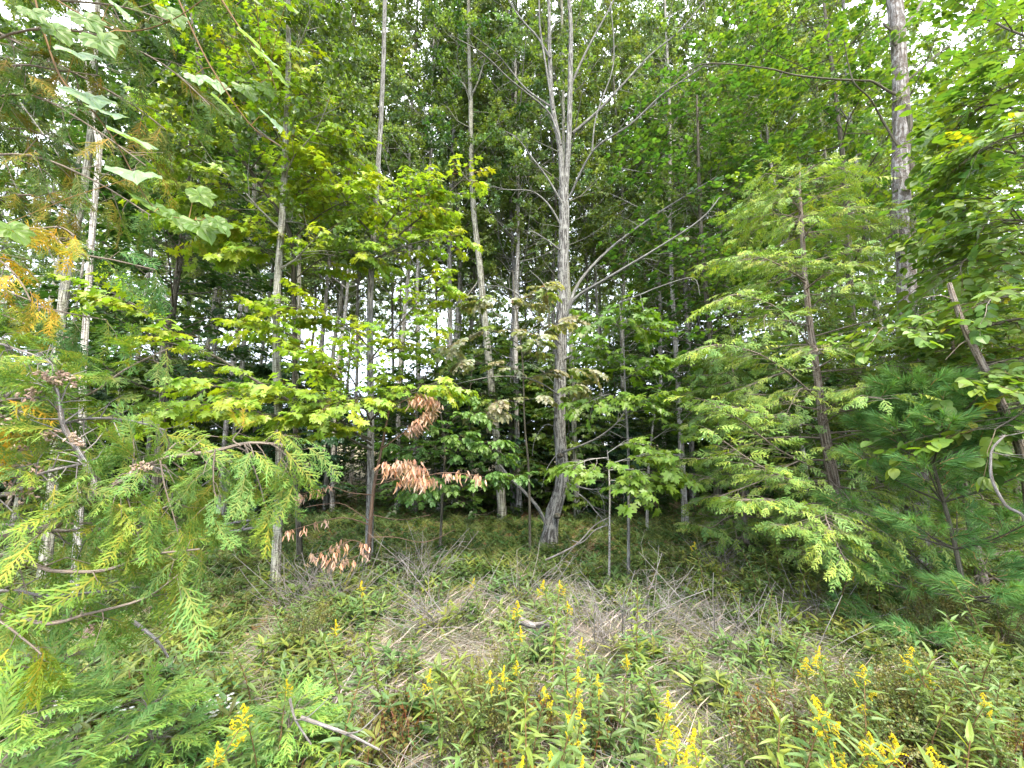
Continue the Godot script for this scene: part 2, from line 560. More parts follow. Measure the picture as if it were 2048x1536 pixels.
# one limb with its side twigs and what grows on it; pts in world metres, or local when o.local is set
func limb(t: Dictionary, pts: Array, r0: float, r1: float, o := {}) -> PackedVector3Array:
	var loc := []
	for p in pts:
		loc.append(p if o.has("local") else p - t.base)
	var path := smooth_path(loc, o.get("per", 4))
	var b := MB.new()
	var r := PackedFloat32Array()
	for i in path.size():
		r.append(lerpf(r0, r1, float(i) / (path.size() - 1)))
	b.tube(path, r, o.get("sides", 6), Color.WHITE, 0.12, wob)
	var n: int = o.get("n", 0)
	var w: float = o.get("w", 0.4)
	var t0: float = o.get("t0", 0.15)
	var sc: float = o.get("sc", 1.0)
	var step: float = o.get("step", 0.2)
	var rise: float = o.get("rise", 0.0)
	var hang: float = o.get("hang", 0.0)
	for k in n:
		var s := t0 + (1.0 - t0) * (k + R(0.1, 0.9)) / n
		var at := along(path, s)
		var d := (along(path, s + 0.05) - along(path, s - 0.05)).normalized()
		var side := d.cross(Vector3.UP).normalized() * (1.0 if k % 2 else -1.0)
		if o.has("round"):
			side = side.rotated(d, R(0, TAU))
		var l := w * R(0.5, 1.15) * (1.15 - 0.55 * s)
		var f := (d * R(0.5, 0.9) + side * R(0.6, 1.1) + Vector3(0, rise + R(-0.15, 0.15), 0)).normalized()
		var q := PackedVector3Array([at, at + f * l * 0.5 + RV(0.02), at + f * l + Vector3(0, (rise - hang) * l * 0.3, 0) + RV(0.03)])
		if o.has("crook"):
			q[1] += RV(l * 0.12)
			q[2] += RV(l * 0.3)
		var rr := minf(lerpf(r0, r1, s) * 0.6, o.get("rt", 0.006))
		b.tube(q, PackedFloat32Array([rr, rr * 0.7, rr * 0.3]), 3, Color.WHITE)
		if o.has("bare"):
			if l > 0.25:
				for j in 2:
					var g := along(q, R(0.3, 0.9))
					b.tube(PackedVector3Array([g, g + (f + RV(0.9)).normalized() * l * R(0.2, 0.5)]), PackedFloat32Array([rr * 0.5, rr * 0.25]), 3, Color.WHITE)
			continue
		var m := maxi(1, int(l / step))
		for j in m:
			var u := (j + 0.6) / m
			var ff := f + f.cross(Vector3.UP) * R(-0.9, 0.9) + Vector3(0, -hang * R(0.6, 1.3), 0)
			put(t, along(q, u), ff, Vector3.UP + RV(o.get("tilt", 0.3)), sc * R(0.75, 1.2), o.get("tint", pick(t)))
	if n > 0 and not o.has("bare"):
		put(t, path[path.size() - 1], path[path.size() - 1] - path[path.size() - 2] + Vector3(0, -hang * 0.3, 0), Vector3.UP, sc, o.get("tint", pick(t)))
	part("branch", b.done(mats[o.get("bark", t.bark)], true), t.root)
	return path


# random limbs all along a trunk path (local), from height share h0 up
func grow(t: Dictionary, path: PackedVector3Array, o: Dictionary) -> void:
	var n: int = o.n
	for k in n:
		var s: float = lerpf(o.get("h0", 0.3), o.get("h1", 0.98), (k + R(0.0, 1.0)) / n)
		var at := along(path, s)
		var u := inverse_lerp(o.get("h0", 0.3), 1.0, s)
		var l: float = o.len * R(0.7, 1.2) * (1.0 - o.get("taper", 0.6) * u) * minf(1.0, 0.6 + u * 2.0)
		var a := k * 2.4 + R(-0.5, 0.5)
		var pitch: float = o.get("pitch", 0.3) + R(-0.2, 0.2)
		var d := Vector3(cos(a), pitch, sin(a)).normalized()
		var bend: float = o.get("bend", 0.2)
		var e := Vector3(0, bend * l, 0)
		var q := [at, at + d * l * 0.35 + RV(0.05), at + d * l * 0.7 + e * 0.4 + RV(0.08), at + d * l + e + RV(0.1)]
		var oo: Dictionary = o.limb.duplicate()
		oo.local = true
		var rr: float = o.get("r", 0.012) * (1.2 - 0.7 * u)
		limb(t, q, rr, rr * 0.25, oo)


func finish(t: Dictionary) -> Node3D:
	var all: Array = t.sprays
	var here: Array = kit[t.kind]
	if t.singles > 0:
		var cam: Vector3 = cam_at - t.base
		all.sort_custom(func(a, b): return a[0].origin.distance_squared_to(cam) < b[0].origin.distance_squared_to(cam))
		for i in mini(t.singles, all.size()):
			var p := part(t.piece, here[i % here.size()], t.root)
			p.transform = all[i][0]
			p.material_override = tinted(t.mat, all[i][1])
		all = all.slice(mini(t.singles, all.size()))
	if all.size():
		for a in all:
			a[1] = jit(a[1], 0.18)
		many("crown", here[t.variant % here.size()], all, t.root)
	return t.root


# ---------------------------------------------------------------- herbs
func make_plume(sd: int, n: int) -> ArrayMesh:
	rng.seed = sd
	var b := MB.new()
	var bias := R(0, TAU)
	for k in n:
		var t := float(k) / n
		var a := bias + R(-1.5, 1.5) if k % 3 else k * 2.4
		var o := Vector3(R(-0.004, 0.004), 0.2 * t, R(-0.004, 0.004))
		var l := (0.1 * (1.0 - t) + 0.015) * R(0.6, 1.25)
		var d := Vector3(cos(a), R(0.4, 0.9), sin(a)).normalized()
		b.strip(o, o + d * l, 0.0012, 0.0008, Vector3(-sin(a), 0, cos(a)), Color(0.2, 0.22, 0.04))
		var fresh := R(0, 1)
		for j in 13:
			var u := (j + 0.5) / 13.0
			var q := o + d * l * u + Vector3(0, -0.045 * u * u, 0)
			var col := Color(0.58, 0.46, 0.02).lerp(Color(0.42, 0.42, 0.05), smoothstep(0.75, 1.0, fresh)).lerp(Color(0.45, 0.3, 0.04), smoothstep(0.15, 0.0, fresh))
			b.lump(q + RV(0.005), Vector3(R(0.003, 0.0075), R(0.004, 0.009), R(0.003, 0.0075)), jit(col, 0.25), Basis.from_euler(RV(1.5)))
	return b.done(mats.petal)


# a leafy upright stalk with arching lance leaves; the leaves are parts of their own on near plants
func stalk(called: String, h: float, leaves: int, plumes: int, tint: Color, whole: bool) -> Node3D:
	var root := thing(called, "", "", Vector3.ZERO)
	root.set_meta("base", called)
	var b := MB.new()
	var p := PackedVector3Array()
	var lean := Vector3(R(-0.14, 0.14), 0, R(-0.14, 0.14))
	for i in 6:
		p.append(Vector3(0, h * i / 5.0, 0) + lean * pow(i / 5.0, 2.0))
	b.tube(p, PackedFloat32Array([0.0045, 0.004, 0.0036, 0.003, 0.0025, 0.0015]), 5, Color(0.16, 0.1, 0.05))
	part("stem", b.done(mats.stick, true), root)
	var fol := MB.new()
	for i in leaves:
		var t := lerpf(0.22, 0.99, (i + R(0, 0.8)) / leaves)
		var a := i * 2.4 + R(-0.3, 0.3)
		var l := R(0.06, 0.115) * (1.15 - 0.5 * t) * (1.0 if t > 0.35 else 0.7)
		var f := Vector3(cos(a), R(0.1, 0.9) + (1.2 if t > 0.93 else 0.0), sin(a))
		var xf := Transform3D(turned(f, Vector3.UP + RV(0.2)) * Basis.from_scale(Vector3.ONE * l), along(p, t))
		if whole:
			fol.leaf(xf, LANCE, 1.0, jit(Color(0.165 * tint.r, 0.24 * tint.g, 0.07 * tint.b), 0.25), 0.3, R(0.1, 0.6))
		else:
			var m := part("leaf", kit.lance[i % kit.lance.size()], root)
			m.transform = xf
			m.material_override = tinted("leaf", tint if i % 3 else Color(tint.r * 1.15, tint.g, tint.b * 0.8))
	if whole:
		part("foliage", fol.done(mats.leaf), root)
	for k in plumes:
		var m := part("flower_plume", kit.plume[k % kit.plume.size()], root)
		var a := k * 2.2
		m.position = along(p, 1.0 - 0.05 * k) + Vector3(cos(a), 0, sin(a)) * (0.02 if k else 0.0) - Vector3(0, 0.01, 0)
		m.rotation = Vector3(0.7 * sin(a), 0, -0.7 * cos(a)) * (0.0 if k == 0 else 1.0)
		m.scale = Vector3.ONE * (R(0.28, 0.42) if k == 0 else R(0.16, 0.3))
	return root


func ordinal(k: int) -> String:
	var w := ["first", "second", "third", "fourth", "fifth", "sixth", "seventh", "eighth", "ninth", "tenth", "eleventh", "twelfth", "thirteenth", "fourteenth", "fifteenth", "sixteenth", "seventeenth", "eighteenth", "nineteenth"]
	var tens := ["twent", "thirt", "fort", "fift", "sixt", "sevent", "eight", "ninet"]
	var n := k + 1
	if n < 20:
		return w[n - 1]
	return tens[n / 10 - 2] + ("ieth" if n % 10 == 0 else "y-" + w[n % 10 - 1])


func by_x(list: Array) -> Array:
	var l := list.duplicate()
	l.sort_custom(func(a, b): return a.x / -a.z < b.x / -b.z)
	return l


# a row of alike plants, each turned and sized, labelled by its place from the left
func row(protos: Array, spots: Array, words: String, category: String, where: String, group: String, size: float, spread := 0.2) -> void:
	var l := by_x(spots)
	for i in l.size():
		var o: Node3D = protos[rng.randi() % protos.size()]
		var p: Vector3 = l[i]
		p.y = gh(p.x, p.z)
		var label := "%s, %s from the left %s" % [words, ordinal(i), where]
		var c := o
		if o.has_meta("label"):
			c = copy_of(o, p, R(0, TAU), size * R(1.0 - spread, 1.0 + spread), label)
		else:
			c.position = p
			c.scale = Vector3.ONE * size
		tag(c, label, category, group)


func scatter(n: int, x0: float, x1: float, z0: float, z1: float, keep: Callable) -> Array:
	var out := []
	for i in n * 4:
		if out.size() >= n:
			break
		var z := -lerpf(z0, z1, pow(R(0, 1), 1.4))
		var k := -z * 1.3 + 0.8
		var x := R(maxf(x0, -k), minf(x1, k))
		if R(0, 1) < keep.call(x, z):
			out.append(Vector3(x, gh(x, z), z))
	return out


func sow(called: String, label: String, category: String, m: Mesh, spots: Array, s0: float, s1: float, tints: Array, sink := 0.0) -> void:
	var list := []
	for p in spots:
		var bs := Basis(Vector3.UP, R(0, TAU)).scaled(Vector3.ONE * R(s0, s1))
		list.append([Transform3D(bs, p - Vector3(0, sink, 0)), jit(tints[rng.randi() % tints.size()], 0.2)])
	tag(many(called, m, list, self), label, category, "", "stuff")


# ---------------------------------------------------------------- the scene
func _ready() -> void:
	var cam := Camera3D.new()
	cam.name = "camera"
	cam.position = cam_at
	cam.rotation_degrees.x = 8.0
	cam.fov = 85.0
	cam.near = 0.05
	cam.far = 600.0
	add_child(cam)
	var env := Environment.new()
	env.background_mode = Environment.BG_SKY
	var sm := ProceduralSkyMaterial.new()
	sm.sky_top_color = Color(0.95, 0.97, 1.0)
	sm.sky_horizon_color = Color(0.66, 0.71, 0.78)
	sm.ground_horizon_color = Color(0.55, 0.55, 0.5)
	sm.ground_bottom_color = Color(0.3, 0.3, 0.25)
	sm.sky_curve = 0.5
	env.sky = Sky.new()
	env.sky.sky_material = sm
	env.background_energy_multiplier = 1.0
	env.tonemap_mode = Environment.TONE_MAPPER_LINEAR
	env.tonemap_exposure = 7.2
	env.sdfgi_enabled = true
	env.ssao_enabled = true
	env.ssil_enabled = true
	var we := WorldEnvironment.new()
	we.name = "world"
	we.environment = env
	add_child(we)
	var sun := DirectionalLight3D.new()
	sun.name = "sun"
	sun.light_energy = 0.5
	sun.light_color = Color(1.0, 0.96, 0.88)
	sun.light_angular_distance = 12.0
	sun.shadow_enabled = true
	sun.rotation_degrees = Vector3(-58, 25, 0)
	add_child(sun)

	rng.seed = 7
	wob.seed = 5
	wob.frequency = 0.12
	wob.fractal_octaves = 3
	bark("grey_bark", Color(0.215, 0.21, 0.20), Color(0.07, 0.066, 0.062), Color(0.32, 0.325, 0.30), 0.5, 0.5, 100)
	bark("aspen_bark", Color(0.32, 0.315, 0.275), Color(0.09, 0.08, 0.065), Color(0.24, 0.25, 0.18), 0.75, 0.7, 110, 0.6)
	bark("pale_wood", Color(0.32, 0.305, 0.30), Color(0.17, 0.15, 0.14), Color(0.10, 0.075, 0.06), 0.45, 0.75, 120)
	bark("dark_bark", Color(0.13, 0.115, 0.09), Color(0.045, 0.04, 0.032), Color(0.16, 0.17, 0.12), 0.5, 0.4, 130)
	bark("brown_bark", Color(0.22, 0.14, 0.10), Color(0.09, 0.055, 0.04), Color(0.25, 0.21, 0.17), 0.5, 0.4, 140)
	bark("cedar_bark", Color(0.27, 0.22, 0.18), Color(0.10, 0.075, 0.06), Color(0.34, 0.31, 0.27), 0.4, 0.5, 150)
	bark("white_bark", Color(0.48, 0.465, 0.43), Color(0.12, 0.10, 0.09), Color(0.30, 0.29, 0.25), 0.8, 0.6, 160, 0.8)
	build_kit()
	kit.lance = []
	for k in 3:
		var lb := MB.new()
		rng.seed = 80 + k
		lb.leaf(Transform3D.IDENTITY, LANCE, 1.0, Color(0.165, 0.24, 0.07), 0.3, 0.15 + 0.22 * k)
		kit.lance.append(lb.done(mats.leaf))
	kit.plume = [make_plume(91, 17), make_plume(92, 14), make_plume(93, 20)]

	make_ground()
	make_background()
	make_main_trees()
	make_left_side()
	make_right_side()
	make_herbs()
	make_sticks()


func make_ground() -> void:
	var xs := []
	var k := -22.0
	while k <= 22.0:
		xs.append(k)
		k += 0.35
	for far in [30.0, 45.0, 80.0, 160.0, 320.0]:
		xs.append(far)
		xs.push_front(-far)
	var st := SurfaceTool.new()
	st.begin(Mesh.PRIMITIVE_TRIANGLES)
	for z in xs:
		for x in xs:
			st.add_vertex(Vector3(x, gh(x, z), z))
	var w := xs.size()
	for j in w - 1:
		for i in w - 1:
			var a := j * w + i
			for q in [a, a + 1, a + w, a + 1, a + w + 1, a + w]:
				st.add_index(q)
	st.generate_normals()
	var m := StandardMaterial3D.new()
	m.resource_name = "soil"
	var f := noise_image(512, 512, 301, 0.03, 5)
	var g := noise_image(512, 512, 302, 0.2, 3)
	var im := Image.create_empty(512, 512, false, Image.FORMAT_RGB8)
	for y in 512:
		for x in 512:
			var a := f.get_pixel(x, y).r
			var e := g.get_pixel(x, y).r
			var col := Color(0.10, 0.075, 0.05).lerp(Color(0.30, 0.25, 0.17), smoothstep(0.4, 0.7, e * 0.6 + a * 0.4))
			col = col.lerp(Color(0.08, 0.10, 0.04), smoothstep(0.5, 0.65, a) * 0.7)
			im.set_pixel(x, y, col.linear_to_srgb())
	m.albedo_texture = ImageTexture.create_from_image(im)
	m.uv1_triplanar = true
	m.uv1_world_triplanar = true
	m.uv1_scale = Vector3.ONE * 0.7
	m.roughness = 1.0
	m.metallic_specular = 0.1
	st.set_material(m)
	var o := part("ground", st.commit(), self)
	tag(o, "weedy brown and green ground of the clearing and the wood", "ground", "", "structure")


func make_background() -> void:
	# tall aspens behind: five kinds, each copied
	rng.seed = 401
	var protos := []
	for k in 5:
		var t := tree("aspen", "", "", Vector3.ZERO, {"kind": "aspen", "variant": k % 3, "bark": ["aspen_bark", "white_bark", "aspen_bark", "grey_bark", "white_bark"][k], "tints": [Color(2.35, 2.0, 3.2), Color(2.6, 2.15, 2.8), Color(2.3, 2.05, 4.0), Color(3.1, 2.4, 2.5)]})
		var h := R(15.0, 18.0)
		var lean := Vector3(R(-0.5, 0.5), 0, R(-0.5, 0.5))
		var pts := []
		for i in 6:
			pts.append(Vector3(0, h * i / 5.0, 0) + lean * pow(i / 5.0, 2.0) + Vector3(R(-0.1, 0.1), 0, R(-0.1, 0.1)) * minf(i, 1.0))
		var path := trunk(t, pts, R(0.055, 0.08), 0.016, 0.2, 8, 0.35)
		grow(t, path, {"n": 16, "h0": 0.12, "h1": 0.5, "len": 1.3, "taper": 0.1, "pitch": 0.35, "bend": 0.25, "r": 0.011, "limb": {"n": 4, "w": 0.5, "bare": true, "crook": true, "round": true, "rt": 0.004, "sides": 4, "per": 2}})
		grow(t, path, {"n": 32, "h0": 0.37, "len": 1.8, "taper": 0.6, "pitch": 0.45, "bend": 0.15, "r": 0.018, "limb": {"n": 8, "w": 0.7, "step": 0.4, "sides": 4, "per": 2, "round": true, "tilt": 0.8, "hang": 0.3, "t0": 0.12}})
		protos.append(finish(t))
	var spots := [[Vector3(-6.41, 1.44, -9.5), Vector3(-8.11, 1.44, -9.5), Vector3(-5.08, 1.42, -11), Vector3(-5.88, 1.37, -14), Vector3(-2.33, 1.43, -10), Vector3(-2.33, 1.38, -13), Vector3(0.04, 1.42, -11), Vector3(0.89, 1.37, -14), Vector3(1.36, 1.45, -9), Vector3(2.59, 1.4, -12), Vector3(3.72, 1.38, -13.5), Vector3(4.36, 1.4, -12), Vector3(3.43, 1.46, -8.6), Vector3(7, 1.35, -15), Vector3(5.73, 1.43, -10.5), Vector3(7.67, 1.4, -12), Vector3(6.24, 1.45, -9), Vector3(10.5, 1.38, -13), Vector3(11.4, 1.42, -11), Vector3(16.3, 1.37, -14)], [Vector3(-10.3, 1.45, -9), Vector3(-9.64, 1.43, -10.5), Vector3(-9.9, 1.39, -12.5), Vector3(-10.7, 1.36, -14.5), Vector3(-4.9, 1.38, -13), Vector3(-7.31, 1.4, -12), Vector3(-1.49, 1.35, -15), Vector3(7.47, 1.46, -8.5), Vector3(-14.8, 1.42, -11), Vector3(15, 1.42, -11), Vector3(-14.1, 1.45, -9), Vector3(14.1, 1.45, -9)]]
	var near_row: Array = spots[0] + spots[1]
	for k in 34:
		var z := R(9.5, 16.0)
		near_row.append(Vector3((k / 33.0 - 0.5) * 1.6 * z + R(-0.7, 0.7), 0, -z))
	row(protos, near_row, "tall slender grey aspen", "tree", "of those just behind the dead tree", "trees of the middle wood", 1.0, 0.1)
	var far_row := []
	for k in 58:
		var z := R(16.0, 28.0)
		far_row.append(Vector3((k / 57.0 - 0.5) * 2.6 * z + R(-1.0, 1.0), 0, -z))
	row(protos, far_row, "thin far aspen", "tree", "in the farthest rows", "trees of the far wood", 1.05, 0.12)
	# young maples and other low trees in the shade under them
	var low := []
	for k in 5:
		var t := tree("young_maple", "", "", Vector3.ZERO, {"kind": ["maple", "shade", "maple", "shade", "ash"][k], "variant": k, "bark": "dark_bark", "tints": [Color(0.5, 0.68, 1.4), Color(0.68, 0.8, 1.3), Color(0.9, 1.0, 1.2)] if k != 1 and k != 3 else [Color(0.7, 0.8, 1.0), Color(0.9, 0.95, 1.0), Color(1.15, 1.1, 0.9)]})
		var h := R(3.2, 4.6)
		var path := trunk(t, [Vector3.ZERO, Vector3(R(-0.1, 0.1), h * 0.35, R(-0.1, 0.1)), Vector3(R(-0.25, 0.25), h * 0.7, R(-0.25, 0.25)), Vector3(R(-0.3, 0.3), h, R(-0.3, 0.3))], R(0.022, 0.034), 0.006, 0.1, 6, 0.2)
		grow(t, path, {"n": 30, "h0": 0.06, "len": 1.45, "taper": 0.5, "pitch": 0.25, "bend": 0.1, "r": 0.009, "limb": {"n": 9, "w": 0.55, "step": 0.2, "sides": 4, "per": 2, "hang": 0.25, "tilt": 0.35}})
		low.append(finish(t))
	var under := []
	for k in 56:
		var z := R(8.6, 14.5)
		under.append(Vector3((k / 55.0 - 0.5) * 2.7 * z + R(-0.6, 0.6), 0, -z))
	for u in under:
		if absf(u.x / u.z + 0.02) < 0.3:
			u.x *= 1.0 + 0.3 * signf(u.x)
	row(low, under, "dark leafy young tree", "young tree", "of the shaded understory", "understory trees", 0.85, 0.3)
	var hedge := []
	for k in 56:
		var z := R(14.0, 23.0)
		var across := (k / 55.0 - 0.5) * 2.6
		var thin := (across > -0.56 and across < -0.28) or (across > 0.1 and across < 0.26)
		if not thin or k % 3 == 0:
			hedge.append(Vector3(across * z + R(-0.8, 0.8), 0, -z))
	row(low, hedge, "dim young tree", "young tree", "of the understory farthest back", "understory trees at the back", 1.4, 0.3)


func make_main_trees() -> void:
	rng.seed = 501
	# the dead grey tree in the middle
	var t := tree("dead_tree", "bare grey dead tree with rough bark forking high up in the middle", "tree", [Vector3(0.57, 0, -6.86)][0], {"bark": "grey_bark"})
	trunk(t, [Vector3(0.57, 0, -6.86), Vector3(0.64, 0.43, -6.86), Vector3(0.8, 1.01, -6.86), Vector3(0.78, 1.89, -6.86), Vector3(0.82, 3.14, -6.86), Vector3(0.87, 4.36, -6.86), Vector3(0.91, 5.37, -6.86), Vector3(0.9, 6.03, -6.86)], 0.104, 0.084, 0.45, 16, 0.55)
	t.bark = "grey_bark"
	var tw := {"n": 13, "w": 0.42, "bare": true, "crook": true, "round": true, "rt": 0.005, "sides": 7, "t0": 0.3}
	var big := {"n": 10, "w": 0.6, "bare": true, "crook": true, "round": true, "rt": 0.007, "sides": 9, "t0": 0.3, "per": 5}
	limb(t, [Vector3(0.89, 5.91, -6.85), Vector3(0.86, 6.8, -6.85), Vector3(0.73, 7.74, -6.85), Vector3(0.7, 8.81, -6.85), Vector3(0.7, 9.8, -6.85), Vector3(0.66, 11.3, -6.85), Vector3(0.56, 13.4, -6.85)], 0.05, 0.02, big)
	limb(t, [Vector3(0.94, 5.94, -6.9), Vector3(1.03, 7.1, -6.9), Vector3(1.08, 8.32, -6.9), Vector3(1.11, 9.31, -6.9), Vector3(1.09, 10.4, -6.9), Vector3(1.2, 12, -6.9), Vector3(1.28, 13.9, -6.9)], 0.056, 0.024, big)
	limb(t, [Vector3(0.73, 7.47, -6.7), Vector3(0.61, 8.37, -6.7), Vector3(0.51, 9.2, -6.7), Vector3(0.5, 10.2, -6.7), Vector3(0.44, 11.4, -6.7)], 0.0198, 0.0093, tw)
	limb(t, [Vector3(1, 5.84, -6.8), Vector3(1.38, 6.52, -6.5), Vector3(1.94, 6.76, -6.2), Vector3(2.39, 7.11, -6), Vector3(2.75, 7.25, -5.8), Vector3(2.99, 7.3, -5.6)], 0.02, 0.00744, tw)
	limb(t, [Vector3(1.1, 7.17, -6.9), Vector3(1.55, 7.59, -6.9), Vector3(2.03, 8.14, -6.9), Vector3(2.6, 8.79, -6.9), Vector3(3.17, 9.31, -6.9), Vector3(3.79, 10.1, -6.9)], 0.0279, 0.00868, tw)
	limb(t, [Vector3(1.1, 8.23, -7), Vector3(1.44, 9.03, -7), Vector3(1.97, 10.1, -7), Vector3(2.32, 11.1, -7)], 0.0248, 0.00992, tw)
	limb(t, [Vector3(1.36, 6.5, -6.5), Vector3(1.45, 7.17, -6.5), Vector3(1.74, 8, -6.5), Vector3(1.8, 8.5, -6.5), Vector3(1.78, 9.21, -6.5), Vector3(1.73, 9.91, -6.5)], 0.0136, 0.00496, tw)
	limb(t, [Vector3(0.86, 6.78, -6.7), Vector3(0.79, 7.07, -6.7), Vector3(0.61, 7.47, -6.7), Vector3(-0.02, 7.67, -6.3), Vector3(-0.49, 7.88, -6), Vector3(-0.98, 7.99, -5.8)], 0.0223, 0.0062, tw)
	limb(t, [Vector3(0.67, 7.54, -6.7), Vector3(0.25, 7.88, -6.7), Vector3(-0.05, 8.29, -6.7), Vector3(-0.31, 8.23, -6.3), Vector3(-0.78, 8.42, -6.1)], 0.0186, 0.00558, tw)
	limb(t, [Vector3(0.7, 8.61, -6.8), Vector3(0.48, 9.04, -6.8), Vector3(0.17, 9.44, -6.8), Vector3(-0.06, 9.85, -6.8), Vector3(-0.32, 10.5, -6.8)], 0.0198, 0.00744, tw)
	limb(t, [Vector3(0.91, 5.66, -6.8), Vector3(0.64, 6.19, -6.8), Vector3(0.35, 6.62, -6.8), Vector3(0.1, 6.98, -6.8), Vector3(-0.13, 7.13, -6.8)], 0.0186, 0.0062, tw)
	limb(t, [Vector3(0.83, 5.28, -6.7), Vector3(0.63, 5.65, -6.7), Vector3(0.34, 5.9, -6.7), Vector3(-0.08, 5.93, -6.7), Vector3(-0.34, 6, -6.7)], 0.0174, 0.00496, tw)
	limb(t, [Vector3(0.82, 4.88, -6.8), Vector3(0.57, 5.08, -6.8), Vector3(0.34, 5.23, -6.8)], 0.0161, 0.00744, tw)
	limb(t, [Vector3(0.91, 3.68, -6.8), Vector3(1.06, 3.99, -6.7), Vector3(1.48, 4.21, -6.5), Vector3(2.23, 4.59, -6.2), Vector3(2.88, 4.98, -6), Vector3(3.15, 5.29, -5.9)], 0.0279, 0.00744, tw)
	limb(t, [Vector3(0.91, 3.71, -6.8), Vector3(1.15, 4.33, -6.9), Vector3(1.7, 4.97, -7), Vector3(2.45, 5.59, -7.1), Vector3(3.3, 6.19, -7.2), Vector3(3.93, 6.62, -7.3)], 0.031, 0.00868, tw)
	limb(t, [Vector3(0.85, 2.94, -6.7), Vector3(1.03, 3.06, -6.6), Vector3(1.27, 3.44, -6.4), Vector3(1.61, 3.7, -6.2), Vector3(1.92, 3.79, -6), Vector3(2.19, 3.88, -5.9), Vector3(2.62, 3.97, -5.8), Vector3(2.66, 3.67, -5.7)], 0.0186, 0.00434, {"n": 3, "w": 0.3, "bare": true, "crook": true, "round": true, "rt": 0.005})
	limb(t, [Vector3(1.91, 3.79, -6), Vector3(1.95, 3.55, -6), Vector3(1.98, 3.38, -6), Vector3(1.88, 3.19, -6), Vector3(1.74, 3.01, -6)], 0.00682, 0.0031)
	limb(t, [Vector3(1.98, 3.38, -6), Vector3(2.04, 3.16, -6), Vector3(2.08, 2.89, -6)], 0.00496, 0.00248)
	limb(t, [Vector3(0.8, 3.19, -6.7), Vector3(0.47, 3.47, -6.5), Vector3(0.09, 3.94, -6.4), Vector3(-0.2, 4.03, -6.3), Vector3(-0.44, 4, -6.2)], 0.0161, 0.00496, tw)
	limb(t, [Vector3(0.77, 3.81, -6.8), Vector3(0.53, 4.27, -6.8), Vector3(0.3, 4.51, -6.8)], 0.0149, 0.00558)
	limb(t, [Vector3(0.74, 2.35, -6.6), Vector3(0.43, 2.52, -6.4), Vector3(0.11, 2.58, -6.2), Vector3(-0.26, 2.55, -6), Vector3(-0.64, 2.45, -5.8), Vector3(-0.95, 2.35, -5.7)], 0.0136, 0.00372)
	limb(t, [Vector3(0.79, 1.45, -6.7), Vector3(1.23, 1.64, -6.4), Vector3(1.5, 1.85, -6.2), Vector3(1.62, 2.02, -6.1)], 0.0186, 0.0062, tw)
	limb(t, [Vector3(0.83, 0.99, -6.7), Vector3(1.13, 0.92, -6.4), Vector3(1.36, 0.94, -6.2), Vector3(1.86, 0.91, -6)], 0.0124, 0.00372, tw)
	limb(t, [Vector3(0.83, 0.96, -6.7), Vector3(1.08, 0.78, -6.3), Vector3(1.19, 0.63, -6.1), Vector3(1.32, 0.48, -6)], 0.0112, 0.00372, tw)
	limb(t, [Vector3(0.69, 1.84, -6.6), Vector3(0.5, 1.87, -6.4), Vector3(0.34, 1.64, -6.3), Vector3(0.3, 1.41, -6.3)], 0.00868, 0.0031)
	limb(t, [Vector3(0.72, 1.45, -6.6), Vector3(0.53, 1.23, -6.4), Vector3(0.44, 0.95, -6.3)], 0.00806, 0.0031)
	limb(t, [Vector3(0.53, 0.34, -6.75), Vector3(0.41, 0.59, -6.75), Vector3(0.2, 0.83, -6.75), Vector3(-0.02, 1.04, -6.75), Vector3(-0.19, 1.25, -6.75)], 0.0279, 0.0186, {"sides": 8})
	# knots where limbs broke off
	for k in [[Vector3(0.74, 1.4, -6.66)][0], [Vector3(0.69, 0.48, -6.74)][0]]:
		var kb := MB.new()
		var q: Vector3 = k - t.base
		kb.tube(PackedVector3Array([q, q + Vector3(0.02, 0.0, 0.05), q + Vector3(0.03, 0.0, 0.085)]), PackedFloat32Array([0.042, 0.04, 0.026]), 9, Color.WHITE, 0.4, wob)
		part("branch_stub", kb.done(mats.dark_bark, true), t.root)
	finish(t)

	# the maple with layered bright leaves, left of the dead tree
	var gold := [Color(1.75, 1.85, 2.9), Color(1.95, 1.9, 2.4), Color(1.55, 1.8, 2.9), Color(2.3, 1.95, 1.6)]
	var lay := {"n": 18, "w": 0.66, "step": 0.15, "sc": 0.74, "hang": 0.22, "tilt": 0.22, "t0": 0.1, "sides": 5}
	var mb: Vector3 = [Vector3(-1.82, 0, -5.6)][0]
	t = tree("maple_tree", "slim grey maple holding low layers of bright green leaves", "tree", mb, {"kind": "maple", "bark": "grey_bark", "tints": gold, "singles": 180})
	trunk(t, [Vector3(-1.82, 0, -5.6), Vector3(-1.84, 0.86, -5.6), Vector3(-1.88, 1.84, -5.6), Vector3(-1.97, 3.57, -5.6), Vector3(-1.96, 4.91, -5.6), Vector3(-1.94, 6.67, -5.6), Vector3(-1.97, 8.4, -5.6), Vector3(-2.03, 10.3, -5.6)], 0.052, 0.026, 0.15, 10, 0.3)
	t.bark = "dark_bark"
	limb(t, [Vector3(-1.77, 1.64, -5.3), Vector3(-2.18, 1.86, -4.9), Vector3(-2.51, 2.11, -4.5), Vector3(-2.9, 2.42, -4.1), Vector3(-3.12, 2.55, -3.9), Vector3(-3.31, 2.77, -3.7), Vector3(-3.58, 2.93, -3.6)], 0.022, 0.005, lay)
	limb(t, [Vector3(-1.76, 1.51, -5.3), Vector3(-2.15, 1.8, -4.7), Vector3(-2.48, 1.88, -4.3), Vector3(-2.79, 1.96, -4), Vector3(-3.11, 1.92, -3.8)], 0.018, 0.005, lay)
